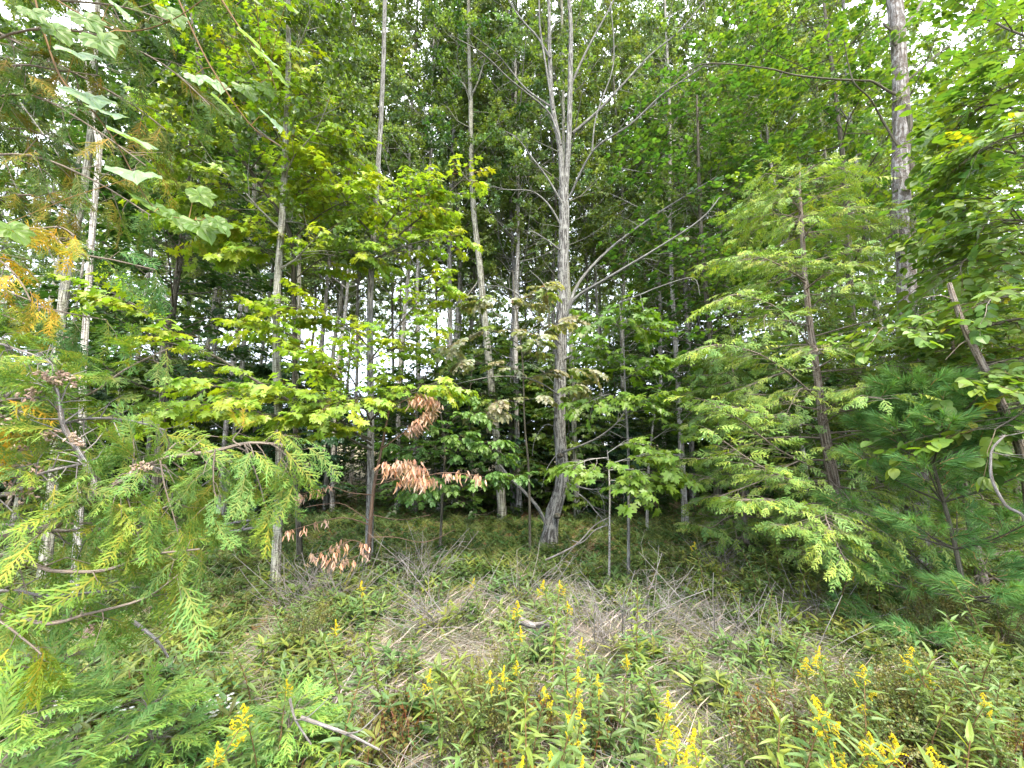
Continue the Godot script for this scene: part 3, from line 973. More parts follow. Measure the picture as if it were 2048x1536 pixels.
	limb(t, [Vector3(-1.76, 1.57, -5.3), Vector3(-1.97, 1.86, -4.8), Vector3(-2.29, 2.17, -4.5), Vector3(-2.65, 2.13, -4.2), Vector3(-2.91, 2.15, -4)], 0.016, 0.005, lay)
	limb(t, [Vector3(-1.74, 1.76, -5.2), Vector3(-2.01, 2.23, -5), Vector3(-2.36, 2.68, -4.8), Vector3(-2.68, 2.89, -4.7), Vector3(-2.96, 2.92, -4.6)], 0.016, 0.005, lay)
	limb(t, [Vector3(-1.74, 1.82, -5.2), Vector3(-1.79, 2.16, -4.9), Vector3(-1.9, 2.42, -4.7), Vector3(-2.15, 2.52, -4.6)], 0.013, 0.004, lay)
	limb(t, [Vector3(-1.75, 1.88, -5.2), Vector3(-1.37, 2.1, -4.9), Vector3(-1.04, 2.22, -4.7), Vector3(-0.77, 2.28, -4.6)], 0.014, 0.004, {"n": 16, "w": 0.4, "step": 0.14, "hang": 0.25, "tilt": 0.25, "sc": 0.74})
	limb(t, [Vector3(-1.75, 2, -5.2), Vector3(-1.71, 2.08, -4.7), Vector3(-1.71, 2.05, -4.4), Vector3(-1.83, 1.98, -4.2)], 0.012, 0.004, {"n": 16, "w": 0.5, "step": 0.14, "hang": 0.25, "tilt": 0.25, "sc": 0.74})
	limb(t, [Vector3(-1.79, 2.64, -5.2), Vector3(-1.44, 2.97, -5), Vector3(-1.12, 3.32, -4.9), Vector3(-0.86, 3.53, -4.8)], 0.014, 0.004, {"n": 18, "w": 0.4, "step": 0.14, "hang": 0.2, "tilt": 0.25, "sc": 0.74})
	limb(t, [Vector3(-1.79, 2.77, -5.2), Vector3(-2.05, 3.04, -5), Vector3(-2.51, 3.19, -4.9), Vector3(-2.76, 3.22, -4.8)], 0.013, 0.004, lay)
	limb(t, [Vector3(-1.79, 2.64, -5.2), Vector3(-1.34, 2.76, -4.9), Vector3(-1.03, 2.98, -4.8)], 0.012, 0.004, {"n": 16, "w": 0.35, "step": 0.14, "hang": 0.2, "tilt": 0.25, "sc": 0.74})
	limb(t, [Vector3(-1.87, 3.87, -5.3), Vector3(-1.48, 4.32, -5.2), Vector3(-1.07, 4.61, -5.1), Vector3(-0.58, 5.04, -5)], 0.016, 0.005, {"n": 16, "w": 0.4, "step": 0.14, "hang": 0.2, "tilt": 0.25, "sc": 0.74})
	limb(t, [Vector3(-1.88, 4.01, -5.3), Vector3(-1.48, 4.01, -5), Vector3(-1.08, 4.09, -4.9), Vector3(-0.63, 4.11, -4.8)], 0.012, 0.004, {"n": 14, "w": 0.35, "step": 0.14, "hang": 0.2, "tilt": 0.25, "sc": 0.74})
	limb(t, [Vector3(-1.87, 4.37, -5.3), Vector3(-2.11, 4.61, -5.1), Vector3(-2.41, 4.9, -5), Vector3(-2.63, 4.97, -4.9)], 0.014, 0.004, lay)
	limb(t, [Vector3(-1.87, 4.15, -5.3), Vector3(-1.59, 4.47, -5.1), Vector3(-1.31, 4.62, -5), Vector3(-1.12, 4.69, -5)], 0.012, 0.004, lay)
	finish(t)

	# its taller neighbour whose dark stem leans to the left
	t = tree("maple_tree", "dark thin maple stem leaning left under high yellow-green leaf layers", "tree", [Vector3(-2.79, 0, -5.82)][0], {"kind": "maple", "variant": 1, "bark": "dark_bark", "tints": [Color(1.9, 1.85, 1.8), Color(2.3, 1.95, 1.5), Color(1.6, 1.75, 2.0), Color(1.4, 1.6, 2.0)], "singles": 160})
	trunk(t, [Vector3(-2.79, 0, -5.82), Vector3(-2.75, 1.51, -5.4), Vector3(-2.92, 3.49, -5.4), Vector3(-3.04, 4.42, -5.4), Vector3(-3.5, 5.15, -5.4), Vector3(-3.75, 5.54, -5.2), Vector3(-4.05, 6.17, -5.1), Vector3(-4.32, 7.03, -5), Vector3(-4.58, 8.32, -5)], 0.036, 0.013, 0.1, 8, 0.3)
	limb(t, [Vector3(-3.02, 4.35, -5.4), Vector3(-2.55, 4.6, -5.2), Vector3(-2.08, 4.69, -5), Vector3(-1.66, 4.69, -4.9)], 0.013, 0.004, lay)
	limb(t, [Vector3(-3.2, 4.71, -5.4), Vector3(-2.78, 5.03, -5.2), Vector3(-2.41, 5.25, -5.1), Vector3(-1.98, 5.32, -5)], 0.013, 0.004, lay)
	limb(t, [Vector3(-3.5, 5.15, -5.4), Vector3(-3.09, 5.54, -5.2), Vector3(-2.71, 5.69, -5.1), Vector3(-2.19, 5.46, -5)], 0.012, 0.004, lay)
	limb(t, [Vector3(-3.6, 5.32, -5.3), Vector3(-3.11, 5.69, -5.1), Vector3(-2.54, 5.9, -5)], 0.012, 0.004, lay)
	limb(t, [Vector3(-3.75, 5.54, -5.2), Vector3(-3.34, 5.97, -5), Vector3(-2.9, 6.1, -4.9), Vector3(-2.46, 6.01, -4.8)], 0.012, 0.004, lay)
	limb(t, [Vector3(-3.94, 5.91, -5.1), Vector3(-3.65, 6.42, -5), Vector3(-3.21, 6.62, -4.9), Vector3(-2.82, 6.52, -4.8)], 0.011, 0.004, lay)
	limb(t, [Vector3(-4.12, 6.36, -5.1), Vector3(-3.81, 6.7, -4.9), Vector3(-3.49, 6.82, -4.8), Vector3(-3.18, 6.97, -4.8)], 0.011, 0.004, lay)
	limb(t, [Vector3(-4.27, 6.88, -5), Vector3(-3.87, 7.31, -4.9), Vector3(-3.36, 7.58, -4.8), Vector3(-2.9, 7.73, -4.8)], 0.011, 0.004, lay)
	limb(t, [Vector3(-3.61, 5.36, -5.2), Vector3(-3.74, 5.32, -4.9), Vector3(-3.9, 5.23, -4.7), Vector3(-4.05, 5.09, -4.6)], 0.01, 0.004, lay)
	limb(t, [Vector3(-3.37, 4.98, -5.3), Vector3(-3.58, 4.9, -5), Vector3(-3.8, 4.77, -4.8), Vector3(-4.08, 4.57, -4.7)], 0.01, 0.004, lay)
	limb(t, [Vector3(-3.08, 4.46, -5.4), Vector3(-3.28, 4.47, -5.1), Vector3(-3.6, 4.41, -5), Vector3(-3.88, 4.22, -4.9)], 0.01, 0.004, lay)
	limb(t, [Vector3(-3.93, 5.84, -5.2), Vector3(-4.07, 5.97, -5), Vector3(-4.18, 5.94, -4.8), Vector3(-4.34, 5.78, -4.7)], 0.01, 0.004, lay)
	limb(t, [Vector3(-2.94, 3.77, -5.4), Vector3(-2.51, 3.97, -5.2), Vector3(-2.08, 4.06, -5.1), Vector3(-1.73, 3.94, -5)], 0.01, 0.004, lay)
	limb(t, [Vector3(-2.97, 3.99, -5.4), Vector3(-3.18, 4.11, -5.2), Vector3(-3.37, 4.01, -5)], 0.01, 0.004, lay)
	finish(t)

	# bare pole left of the maples
	t = tree("aspen", "straight grey aspen pole with pale streaks, nearest trunk left of the brown sapling", "tree", [Vector3(-2.54, 0, -4.75)][0], {"kind": "aspen", "bark": "aspen_bark", "tints": [Color(1, 1, 0.9), Color(1.2, 1.15, 0.8)]})
	var path := trunk(t, [Vector3(-2.54, 0, -4.75), Vector3(-2.56, 0.71, -4.75), Vector3(-2.6, 1.52, -4.75), Vector3(-2.73, 2.67, -4.75), Vector3(-2.78, 3.51, -4.75), Vector3(-2.79, 4.53, -4.75), Vector3(-2.83, 5.55, -4.75), Vector3(-2.89, 6.76, -4.75), Vector3(-3.03, 8.3, -4.75), Vector3(-3.22, 10.8, -4.75)], 0.05, 0.024, 0.2, 12, 0.25)
	grow(t, path, {"n": 14, "h0": 0.45, "len": 1.2, "pitch": 0.5, "r": 0.014, "limb": {"n": 6, "w": 0.5, "step": 0.3, "round": true, "tilt": 0.8, "sides": 4, "per": 2}})
	finish(t)

	# grey pole right of the maple, leaning away
	t = tree("aspen", "pale grey aspen pole with a crook half way up, behind the withered sapling", "tree", [Vector3(-0.19, 0, -8.98)][0], {"kind": "aspen", "bark": "aspen_bark", "tints": [Color(1, 1, 0.9), Color(0.8, 1.0, 1.1)]})
	path = trunk(t, [Vector3(-0.19, 0, -8.98), Vector3(-0.25, 0.83, -8.98), Vector3(-0.36, 1.98, -8.98), Vector3(-0.53, 3.61, -8.98), Vector3(-0.72, 5.45, -8.98), Vector3(-0.87, 6.78, -8.98), Vector3(-0.95, 8.03, -8.98), Vector3(-0.99, 9.72, -8.98), Vector3(-1.06, 11.6, -8.98), Vector3(-1.12, 14.3, -8.98)], 0.098, 0.035, 0.25, 12, 0.25)
	grow(t, path, {"n": 14, "h0": 0.6, "len": 1.5, "pitch": 0.5, "r": 0.016, "limb": {"n": 7, "w": 0.6, "step": 0.3, "round": true, "tilt": 0.8, "sides": 4, "per": 2}})
	limb(t, [Vector3(-0.74, 5.22, -9), Vector3(-0.99, 4.87, -9), Vector3(-1.16, 4.7, -9), Vector3(-1.37, 4.3, -9)], 0.018, 0.006, tw)
	limb(t, [Vector3(-0.99, 9.67, -9), Vector3(-1.13, 10.1, -9), Vector3(-1.38, 10.4, -9), Vector3(-1.75, 10.8, -9)], 0.03, 0.01, tw)
	limb(t, [Vector3(-1, 9.81, -9), Vector3(-0.83, 10.2, -9), Vector3(-0.72, 10.6, -9), Vector3(-0.6, 11.1, -9)], 0.03, 0.01, tw)
	finish(t)

	# the withered sapling
	t = tree("withered_sapling", "thin reddish brown sapling with bunches of hanging withered leaves", "sapling", [Vector3(-1.75, 0, -5.36)][0], {"kind": "withered", "bark": "brown_bark", "singles": 200, "piece": "withered_leaves", "tints": [Color(1, 1, 1), Color(1.25, 1.1, 1.0), Color(0.8, 0.75, 0.7)]})
	trunk(t, [Vector3(-1.75, 0, -5.36), Vector3(-1.63, 0.61, -5), Vector3(-1.61, 1.06, -5), Vector3(-1.54, 1.52, -5), Vector3(-1.47, 1.99, -5), Vector3(-1.41, 2.29, -5)], 0.026, 0.009, 0.15, 8, 0.2)
	var wi := {"n": 22, "w": 0.26, "step": 0.1, "hang": 0.0, "tilt": 0.15, "t0": 0.35, "sc": 0.85, "rt": 0.003}
	limb(t, [Vector3(-1.53, 1.52, -4.95), Vector3(-1.31, 1.69, -4.95), Vector3(-1.14, 1.81, -4.95), Vector3(-1.03, 1.93, -4.95)], 0.008, 0.003, wi)
	limb(t, [Vector3(-1.45, 1.99, -4.95), Vector3(-1.27, 2.1, -4.95), Vector3(-1.09, 2.13, -4.95), Vector3(-0.97, 2.1, -4.95)], 0.007, 0.003, wi)
	limb(t, [Vector3(-1.57, 1.23, -4.95), Vector3(-1.43, 1.27, -4.8), Vector3(-1.24, 1.39, -4.7), Vector3(-1.05, 1.34, -4.6)], 0.007, 0.003, wi)
	limb(t, [Vector3(-1.58, 1.12, -4.95), Vector3(-1.31, 1.19, -4.8), Vector3(-1.07, 1.25, -4.7), Vector3(-0.91, 1.21, -4.6)], 0.007, 0.003, wi)
	limb(t, [Vector3(-1.57, 1.18, -4.95), Vector3(-1.07, 1.22, -4.7), Vector3(-0.71, 1.29, -4.5), Vector3(-0.38, 1.27, -4.4)], 0.007, 0.003, {"n": 5, "w": 0.15, "step": 0.12, "hang": 0.0, "tilt": 0.15, "t0": 0.5, "sc": 0.8, "rt": 0.003})
	limb(t, [Vector3(-1.62, 0.66, -5), Vector3(-1.85, 0.78, -4.8), Vector3(-2.08, 0.75, -4.7), Vector3(-2.32, 0.69, -4.6)], 0.007, 0.002, {"n": 4, "w": 0.12, "step": 0.12, "hang": 0.0, "tilt": 0.15, "t0": 0.5, "sc": 0.7, "rt": 0.003})
	limb(t, [Vector3(-1.61, 0.39, -5), Vector3(-1.73, 0.54, -4.8), Vector3(-1.85, 0.51, -4.7), Vector3(-2.07, 0.44, -4.6)], 0.007, 0.002, {"n": 8, "w": 0.16, "step": 0.12, "hang": 0.0, "tilt": 0.15, "t0": 0.2, "sc": 0.75, "rt": 0.003})
	limb(t, [Vector3(-1.62, 0.36, -5), Vector3(-1.66, 0.39, -4.8), Vector3(-1.73, 0.36, -4.7), Vector3(-1.85, 0.36, -4.6)], 0.006, 0.002, {"n": 6, "w": 0.14, "step": 0.12, "hang": 0.0, "tilt": 0.15, "t0": 0.2, "sc": 0.75, "rt": 0.003})
	limb(t, [Vector3(-1.6, 1, -5), Vector3(-1.81, 1.05, -4.8), Vector3(-1.99, 1.12, -4.7), Vector3(-2.27, 1.05, -4.6)], 0.007, 0.002, {"n": 5, "w": 0.12, "step": 0.12, "hang": 0.0, "tilt": 0.15, "t0": 0.6, "sc": 0.7, "rt": 0.003})
	limb(t, [Vector3(-1.62, 0.53, -5), Vector3(-1.31, 0.55, -4.9), Vector3(-0.96, 0.52, -4.8), Vector3(-0.62, 0.67, -4.7)], 0.006, 0.002)
	limb(t, [Vector3(-1.62, 0.78, -5), Vector3(-1.26, 0.74, -4.9), Vector3(-0.91, 0.81, -4.8)], 0.006, 0.002)
	limb(t, [Vector3(-1.62, 0.69, -5), Vector3(-1.86, 0.92, -4.8), Vector3(-2.04, 0.94, -4.7), Vector3(-2.2, 0.92, -4.6)], 0.006, 0.002)
	finish(t)

	# ash saplings: green, and one turned brownish mauve
	t = tree("ash_sapling", "green ash sapling with drooping compound leaves beside the withered sapling", "sapling", [Vector3(-0.99, 0.21, -6)][0] * Vector3(1, 0, 1), {"kind": "ash", "bark": "dark_bark", "singles": 150, "tints": [Color(2.1, 1.9, 1.7), Color(1.7, 1.7, 1.7), Color(2.4, 2.1, 1.8)]})
	trunk(t, [Vector3(-0.99, 0.12, -6), Vector3(-0.97, 0.81, -6), Vector3(-0.95, 1.5, -6), Vector3(-1.03, 2.07, -6), Vector3(-1.11, 2.43, -6)], 0.02, 0.007, 0.1, 7, 0.2)
	var drooping := {"n": 7, "w": 0.35, "step": 0.2, "hang": 0.15, "tilt": 0.3, "sc": 0.72, "rt": 0.004}
	for q in [[Vector3(-0.97, 0.95, -6), Vector3(-0.63, 1.11, -5.7), Vector3(-0.22, 1.19, -5.5)], [Vector3(-0.97, 1.15, -6), Vector3(-0.63, 1.51, -5.7), Vector3(-0.16, 1.64, -5.5)], [Vector3(-0.96, 1.36, -6), Vector3(-1.09, 1.64, -5.6), Vector3(-1.12, 1.83, -5.4)], [Vector3(-1, 1.71, -6), Vector3(-0.71, 1.98, -5.7), Vector3(-0.42, 1.96, -5.5)], [Vector3(-0.98, 1.09, -6), Vector3(-1.2, 1.18, -5.6), Vector3(-1.22, 1.01, -5.4)], [Vector3(-0.96, 1.22, -6), Vector3(-0.82, 1.57, -5.6), Vector3(-0.67, 1.7, -5.4)], [Vector3(-0.95, 0.88, -6), Vector3(-0.43, 1.1, -5.8), Vector3(0.11, 1.18, -5.7)]]:
		limb(t, q, 0.009, 0.003, drooping)
	for q in [[Vector3(-1.06, 2.21, -6), Vector3(-0.86, 2.26, -5.8), Vector3(-0.51, 2.18, -5.7)], [Vector3(-0.99, 1.64, -6), Vector3(-0.59, 1.64, -5.9), Vector3(-0.1, 1.44, -5.8)], [Vector3(-0.99, 1.64, -6), Vector3(-1.42, 1.5, -5.9), Vector3(-1.67, 1.57, -5.8)]]:
		limb(t, q, 0.008, 0.003, drooping)
	finish(t)
	t = tree("ash_sapling", "ash sapling with dull mauve-brown turning leaves before the dead trunk", "sapling", [Vector3(0.26, 0.25, -6.3)][0] * Vector3(1, 0, 1), {"kind": "ash", "variant": 1, "bark": "dark_bark", "singles": 170, "tints": [Color(4.3, 2.0, 5.0), Color(3.5, 1.8, 3.6), Color(2.8, 1.9, 1.9), Color(5.0, 2.6, 7.0)]})
	trunk(t, [Vector3(0.26, 0.25, -6.3), Vector3(0.25, 1.13, -6.3), Vector3(0.19, 1.87, -6.3), Vector3(0.16, 2.86, -6.3), Vector3(0.05, 3.81, -6.3), Vector3(0.01, 4.3, -6.3)], 0.02, 0.006, 0.1, 7, 0.2)
	for q in [[Vector3(0.12, 3.09, -6.3), Vector3(-0.32, 3.25, -6), Vector3(-0.81, 2.97, -5.8)], [Vector3(0.16, 2.7, -6.3), Vector3(-0.25, 2.72, -6), Vector3(-0.66, 2.76, -5.8)], [Vector3(0.12, 3.17, -6.3), Vector3(0.57, 3.35, -6.1), Vector3(0.86, 3.4, -6)], [Vector3(0.17, 2.55, -6.3), Vector3(0.7, 2.65, -6), Vector3(1.11, 2.63, -5.9)], [Vector3(0.05, 3.65, -6.3), Vector3(-0.26, 3.74, -6.1), Vector3(-0.48, 3.71, -6)], [Vector3(0.06, 3.65, -6.3), Vector3(0.35, 3.82, -6.1), Vector3(0.49, 3.86, -6)], [Vector3(0.18, 2.17, -6.3), Vector3(-0.17, 2.21, -6), Vector3(-0.37, 2.05, -5.8)], [Vector3(0.18, 2.24, -6.3), Vector3(0.55, 2.28, -6), Vector3(0.9, 2.41, -5.9)], [Vector3(0.15, 2.86, -6.3), Vector3(0.26, 3, -5.9), Vector3(0.33, 3.05, -5.8)]]:
		limb(t, q, 0.008, 0.003, {"n": 6, "w": 0.3, "step": 0.22, "hang": 0.15, "tilt": 0.3, "sc": 0.95, "rt": 0.004})
	finish(t)

	# maple saplings right of the dead tree
	var fresh := [Color(0.8, 1.05, 1.6), Color(0.95, 1.1, 1.3), Color(0.65, 0.9, 1.6)]
	var ms := {"n": 11, "w": 0.34, "step": 0.16, "hang": 0.2, "tilt": 0.25, "sc": 0.75, "rt": 0.004}
	t = tree("maple_sapling", "upright maple sapling with small tiers of fresh green leaves right of the dead tree", "sapling", [Vector3(1.34, 0, -5.11)][0], {"kind": "maple", "variant": 2, "bark": "grey_bark", "singles": 120, "tints": fresh})
	trunk(t, [Vector3(1.34, 0, -5.11), Vector3(1.37, 0.64, -5.11), Vector3(1.4, 1.52, -5.11), Vector3(1.39, 2.24, -5.11), Vector3(1.39, 2.74, -5.11), Vector3(1.36, 3.33, -5.11)], 0.02, 0.006, 0.1, 8, 0.2)
	for q in [[Vector3(1.36, 3, -5.1), Vector3(1.24, 3.1, -5), Vector3(1.13, 3.08, -4.95)], [Vector3(1.37, 2.87, -5.1), Vector3(1.51, 2.97, -5), Vector3(1.59, 3.02, -4.95)], [Vector3(1.39, 2.55, -5.1), Vector3(1.06, 2.71, -4.95)], [Vector3(1.38, 2.37, -5.1), Vector3(1.6, 2.53, -4.95)], [Vector3(1.38, 2.12, -5.1), Vector3(1.12, 2.16, -4.9), Vector3(0.95, 2.09, -4.8)], [Vector3(1.37, 1.94, -5.1), Vector3(1.56, 2.1, -4.9)], [Vector3(1.37, 3.06, -5.1), Vector3(1.47, 3.15, -5)]]:
		limb(t, q, 0.006, 0.002, ms)
	finish(t)
	t = tree("maple_sapling", "low maple sapling with a broad pale green leaf tier on a thin stem", "sapling", [Vector3(1.03, 0, -4.72)][0], {"kind": "maple", "bark": "white_bark", "singles": 140, "tints": [Color(1.0, 1.2, 1.9), Color(1.15, 1.25, 1.6), Color(0.9, 1.1, 1.6)]})
	trunk(t, [Vector3(1.03, 0, -4.72), Vector3(1.05, 0.46, -4.72), Vector3(1.07, 0.98, -4.72), Vector3(1.07, 1.36, -4.72), Vector3(1.06, 1.52, -4.72)], 0.014, 0.005, 0.1, 7, 0.2)
	for q in [[Vector3(1.07, 1.36, -4.75), Vector3(1.28, 1.44, -4.6), Vector3(1.52, 1.5, -4.5), Vector3(1.65, 1.42, -4.45)], [Vector3(1.07, 1.3, -4.75), Vector3(1.3, 1.32, -4.5), Vector3(1.4, 1.23, -4.35)], [Vector3(1.07, 1.44, -4.75), Vector3(0.84, 1.42, -4.6), Vector3(0.67, 1.37, -4.5)], [Vector3(1.07, 1.49, -4.75), Vector3(1.26, 1.6, -4.7), Vector3(1.46, 1.58, -4.65)], [Vector3(1.08, 1.19, -4.75), Vector3(1.24, 1.21, -4.5), Vector3(1.32, 1.27, -4.4)]]:
		limb(t, q, 0.006, 0.002, ms)
	finish(t)
	t = tree("maple_sapling", "maple sapling with a pale straight stem and leaves spreading toward the cedar", "sapling", [Vector3(2.48, 0, -7.99)][0], {"kind": "maple", "variant": 1, "bark": "white_bark", "tints": fresh})
	trunk(t, [Vector3(2.48, 0, -7.99), Vector3(2.52, 0.73, -7.99), Vector3(2.63, 1.65, -7.99), Vector3(2.82, 2.61, -7.99), Vector3(2.89, 3.19, -7.99)], 0.028, 0.01, 0.1, 7, 0.2)
	for q in [[Vector3(2.76, 2.58, -7.8), Vector3(2.92, 2.89, -7.4), Vector3(3.2, 3.04, -7.2)], [Vector3(2.66, 2.21, -7.8), Vector3(2.27, 2.35, -7.4)], [Vector3(2.8, 2.96, -7.8), Vector3(2.51, 3.1, -7.5)], [Vector3(2.58, 1.65, -7.8), Vector3(2.87, 1.91, -7.4), Vector3(3.05, 1.9, -7.2)], [Vector3(2.57, 1.47, -7.8), Vector3(2.76, 1.4, -7.2), Vector3(3.09, 1.32, -7)]]:
		limb(t, q, 0.01, 0.003, {"n": 8, "w": 0.5, "step": 0.22, "hang": 0.2, "tilt": 0.25})
	finish(t)


func make_left_side() -> void:
	rng.seed = 601
	# two birches behind the cedar
	for k in 2:
		var t := tree("birch", ["white-flecked birch stem forked below the grape leaves, the right one of two", "smooth pale grey birch stem leaning right, the left one of two"][k], "tree", [[Vector3(-4.13, 0.45, -4.2)], [Vector3(-5.27, 0.39, -5)]][k][0] * Vector3(1, 0, 1), {"kind": "aspen", "bark": ["white_bark", "aspen_bark"][k], "tints": [Color(1, 1, 1), Color(0.8, 0.9, 1.1)]})
		var path := trunk(t, [[Vector3(-4.12, 0.36, -4.2), Vector3(-4.23, 1.29, -4.2), Vector3(-4.36, 2.33, -4.2), Vector3(-4.42, 3.07, -4.2), Vector3(-4.49, 4.02, -4.2), Vector3(-4.52, 4.67, -4.2), Vector3(-4.55, 4.97, -4.2)], [Vector3(-5.28, 0.33, -5), Vector3(-5.38, 1.52, -5), Vector3(-5.53, 2.78, -5), Vector3(-5.57, 3.88, -5), Vector3(-5.52, 4.69, -5), Vector3(-5.53, 5.39, -5), Vector3(-5.57, 6.05, -5), Vector3(-5.64, 6.73, -5), Vector3(-5.73, 7.67, -5), Vector3(-5.93, 9.33, -5)]][k], [0.033, 0.056][k], [0.024, 0.026][k], 0.2, 9, 0.2)
		if k == 0:
			limb(t, [Vector3(-4.54, 4.79, -4.2), Vector3(-4.62, 5.06, -4.2), Vector3(-4.7, 5.31, -4.2), Vector3(-4.78, 5.65, -4.2), Vector3(-4.96, 6.3, -4.2), Vector3(-5.14, 7.1, -4.2)], 0.02, 0.01, {"n": 5, "w": 0.6, "step": 0.3, "round": true, "t0": 0.5})
			limb(t, [Vector3(-4.53, 4.82, -4.2), Vector3(-4.51, 4.98, -4.2), Vector3(-4.46, 5.06, -4.2)], 0.022, 0.016)
			limb(t, [Vector3(-4.42, 4.05, -4.15), Vector3(-4.53, 4.39, -3.9), Vector3(-4.71, 4.83, -3.6)], 0.01, 0.004, {"n": 4, "w": 0.3, "bare": true, "crook": true, "round": true})
		else:
			grow(t, path, {"n": 14, "h0": 0.5, "len": 1.2, "pitch": 0.5, "r": 0.014, "limb": {"n": 6, "w": 0.5, "step": 0.3, "round": true, "tilt": 0.8, "sides": 4, "per": 2}})
			limb(t, [Vector3(-5.47, 3.57, -4.9), Vector3(-5.66, 4.25, -4.6), Vector3(-5.76, 4.69, -4.4), Vector3(-5.81, 4.81, -4.4)], 0.012, 0.004, {"n": 4, "w": 0.3, "bare": true, "crook": true, "round": true})
		finish(t)

	# the big cedar whose boughs reach in from the left
	var bright := [Color(1.5, 1.5, 1.5), Color(1.85, 1.6, 1.2), Color(1.3, 1.4, 1.8), Color(1.6, 1.5, 1.4), Color(1.2, 1.3, 1.6)]
	var t := tree("cedar_tree", "old cedar reaching in from the left edge with drooping flat yellow-green fronds", "tree", Vector3(-2.75, 0, -1.5), {"kind": "frond", "bark": "cedar_bark", "singles": 300, "piece": "frond", "mat": "needle", "tints": bright})
	trunk(t, [Vector3(-2.75, 0, -1.5), Vector3(-2.72, 1.2, -1.5), Vector3(-2.75, 2.6, -1.55), Vector3(-2.7, 4.2, -1.5), Vector3(-2.7, 6.0, -1.5)], 0.11, 0.03, 0.2, 12, 0.4)
	var fr := {"n": 28, "w": 0.17, "step": 0.075, "hang": 0.6, "tilt": 0.9, "t0": 0.25, "sc": 0.13, "rt": 0.0035, "round": true, "bark": "pale_wood"}
	var fu := {"n": 9, "w": 0.18, "step": 0.09, "hang": 0.7, "tilt": 0.8, "t0": 0.3, "sc": 0.2, "rt": 0.003, "round": true}
	var fd := {"n": 40, "w": 0.19, "step": 0.075, "hang": 0.75, "tilt": 0.9, "t0": 0.2, "sc": 0.14, "rt": 0.0035, "round": true}
	limb(t, [Vector3(-2.75, 0.9, -1.5), Vector3(-1.89, 1.25, -1.55), Vector3(-1.65, 1.3, -1.55), Vector3(-1.57, 1.37, -1.55), Vector3(-1.52, 1.4, -1.55), Vector3(-1.4, 1.47, -1.55), Vector3(-1.28, 1.54, -1.55), Vector3(-1.09, 1.57, -1.55), Vector3(-0.96, 1.6, -1.55), Vector3(-0.81, 1.59, -1.55)], 0.017, 0.004, fd)
	limb(t, [Vector3(-1.51, 1.4, -1.54), Vector3(-1.5, 1.45, -1.54), Vector3(-1.53, 1.51, -1.54), Vector3(-1.59, 1.59, -1.54), Vector3(-1.65, 1.68, -1.54), Vector3(-1.68, 1.78, -1.54), Vector3(-1.71, 1.84, -1.54), Vector3(-1.68, 1.89, -1.54)], 0.013, 0.004, fr)
	limb(t, [Vector3(-2.75, 0.8, -1.5), Vector3(-1.85, 1.2, -1.5), Vector3(-1.57, 1.17, -1.5), Vector3(-1.39, 1.17, -1.5), Vector3(-1.24, 1.22, -1.5), Vector3(-1.07, 1.24, -1.5)], 0.009, 0.003, fu)
	limb(t, [Vector3(-2.75, 0.7, -1.5), Vector3(-1.82, 1.01, -1.5), Vector3(-1.56, 1, -1.5), Vector3(-1.43, 1.03, -1.5), Vector3(-1.24, 1.08, -1.5), Vector3(-1.13, 1.16, -1.5)], 0.008, 0.003, fu)
	limb(t, [Vector3(-2.75, 1.4, -1.5), Vector3(-2.07, 1.71, -1.6), Vector3(-1.96, 1.76, -1.6), Vector3(-1.85, 1.77, -1.6), Vector3(-1.75, 1.78, -1.6)], 0.008, 0.003, fr)
	limb(t, [Vector3(-2.75, 1.4, -1.5), Vector3(-2.19, 1.67, -1.7), Vector3(-1.88, 1.75, -1.7), Vector3(-1.72, 1.8, -1.7), Vector3(-1.59, 1.9, -1.7), Vector3(-1.44, 1.98, -1.7)], 0.007, 0.003, {"n": 8, "w": 0.1, "step": 0.09, "hang": 0.3, "tilt": 0.7, "t0": 0.6, "sc": 0.16, "rt": 0.003, "round": true})
	limb(t, [Vector3(-2.75, 1.2, -1.5), Vector3(-1.89, 1.4, -1.5), Vector3(-1.73, 1.43, -1.5), Vector3(-1.66, 1.49, -1.5), Vector3(-1.5, 1.53, -1.5)], 0.009, 0.004, fr)
	limb(t, [Vector3(-2.75, 1.3, -1.5), Vector3(-2.11, 1.59, -1.65), Vector3(-1.88, 1.63, -1.65), Vector3(-1.7, 1.69, -1.65), Vector3(-1.52, 1.69, -1.65), Vector3(-1.36, 1.65, -1.65)], 0.008, 0.003, fr)
	limb(t, [Vector3(-2.75, 1, -1.5), Vector3(-2.15, 1.45, -1.7), Vector3(-1.89, 1.57, -1.7), Vector3(-1.65, 1.57, -1.7), Vector3(-1.44, 1.51, -1.7), Vector3(-1.28, 1.45, -1.7)], 0.008, 0.003, fr)
	limb(t, [Vector3(-2.75, 1, -1.5), Vector3(-1.99, 1.28, -1.6), Vector3(-1.66, 1.28, -1.6), Vector3(-1.44, 1.3, -1.6), Vector3(-1.27, 1.37, -1.6), Vector3(-1.13, 1.46, -1.6)], 0.008, 0.003, fr)
	limb(t, [Vector3(-2.75, 0.8, -1.5), Vector3(-2.07, 1.02, -1.7), Vector3(-1.77, 1.02, -1.7), Vector3(-1.54, 1.04, -1.7), Vector3(-1.35, 1.06, -1.7)], 0.008, 0.003, fr)
	limb(t, [Vector3(-2.75, 1.8, -1.5), Vector3(-2.25, 2, -1.7), Vector3(-2.04, 1.98, -1.7), Vector3(-1.84, 1.9, -1.7)], 0.007, 0.003, fr)
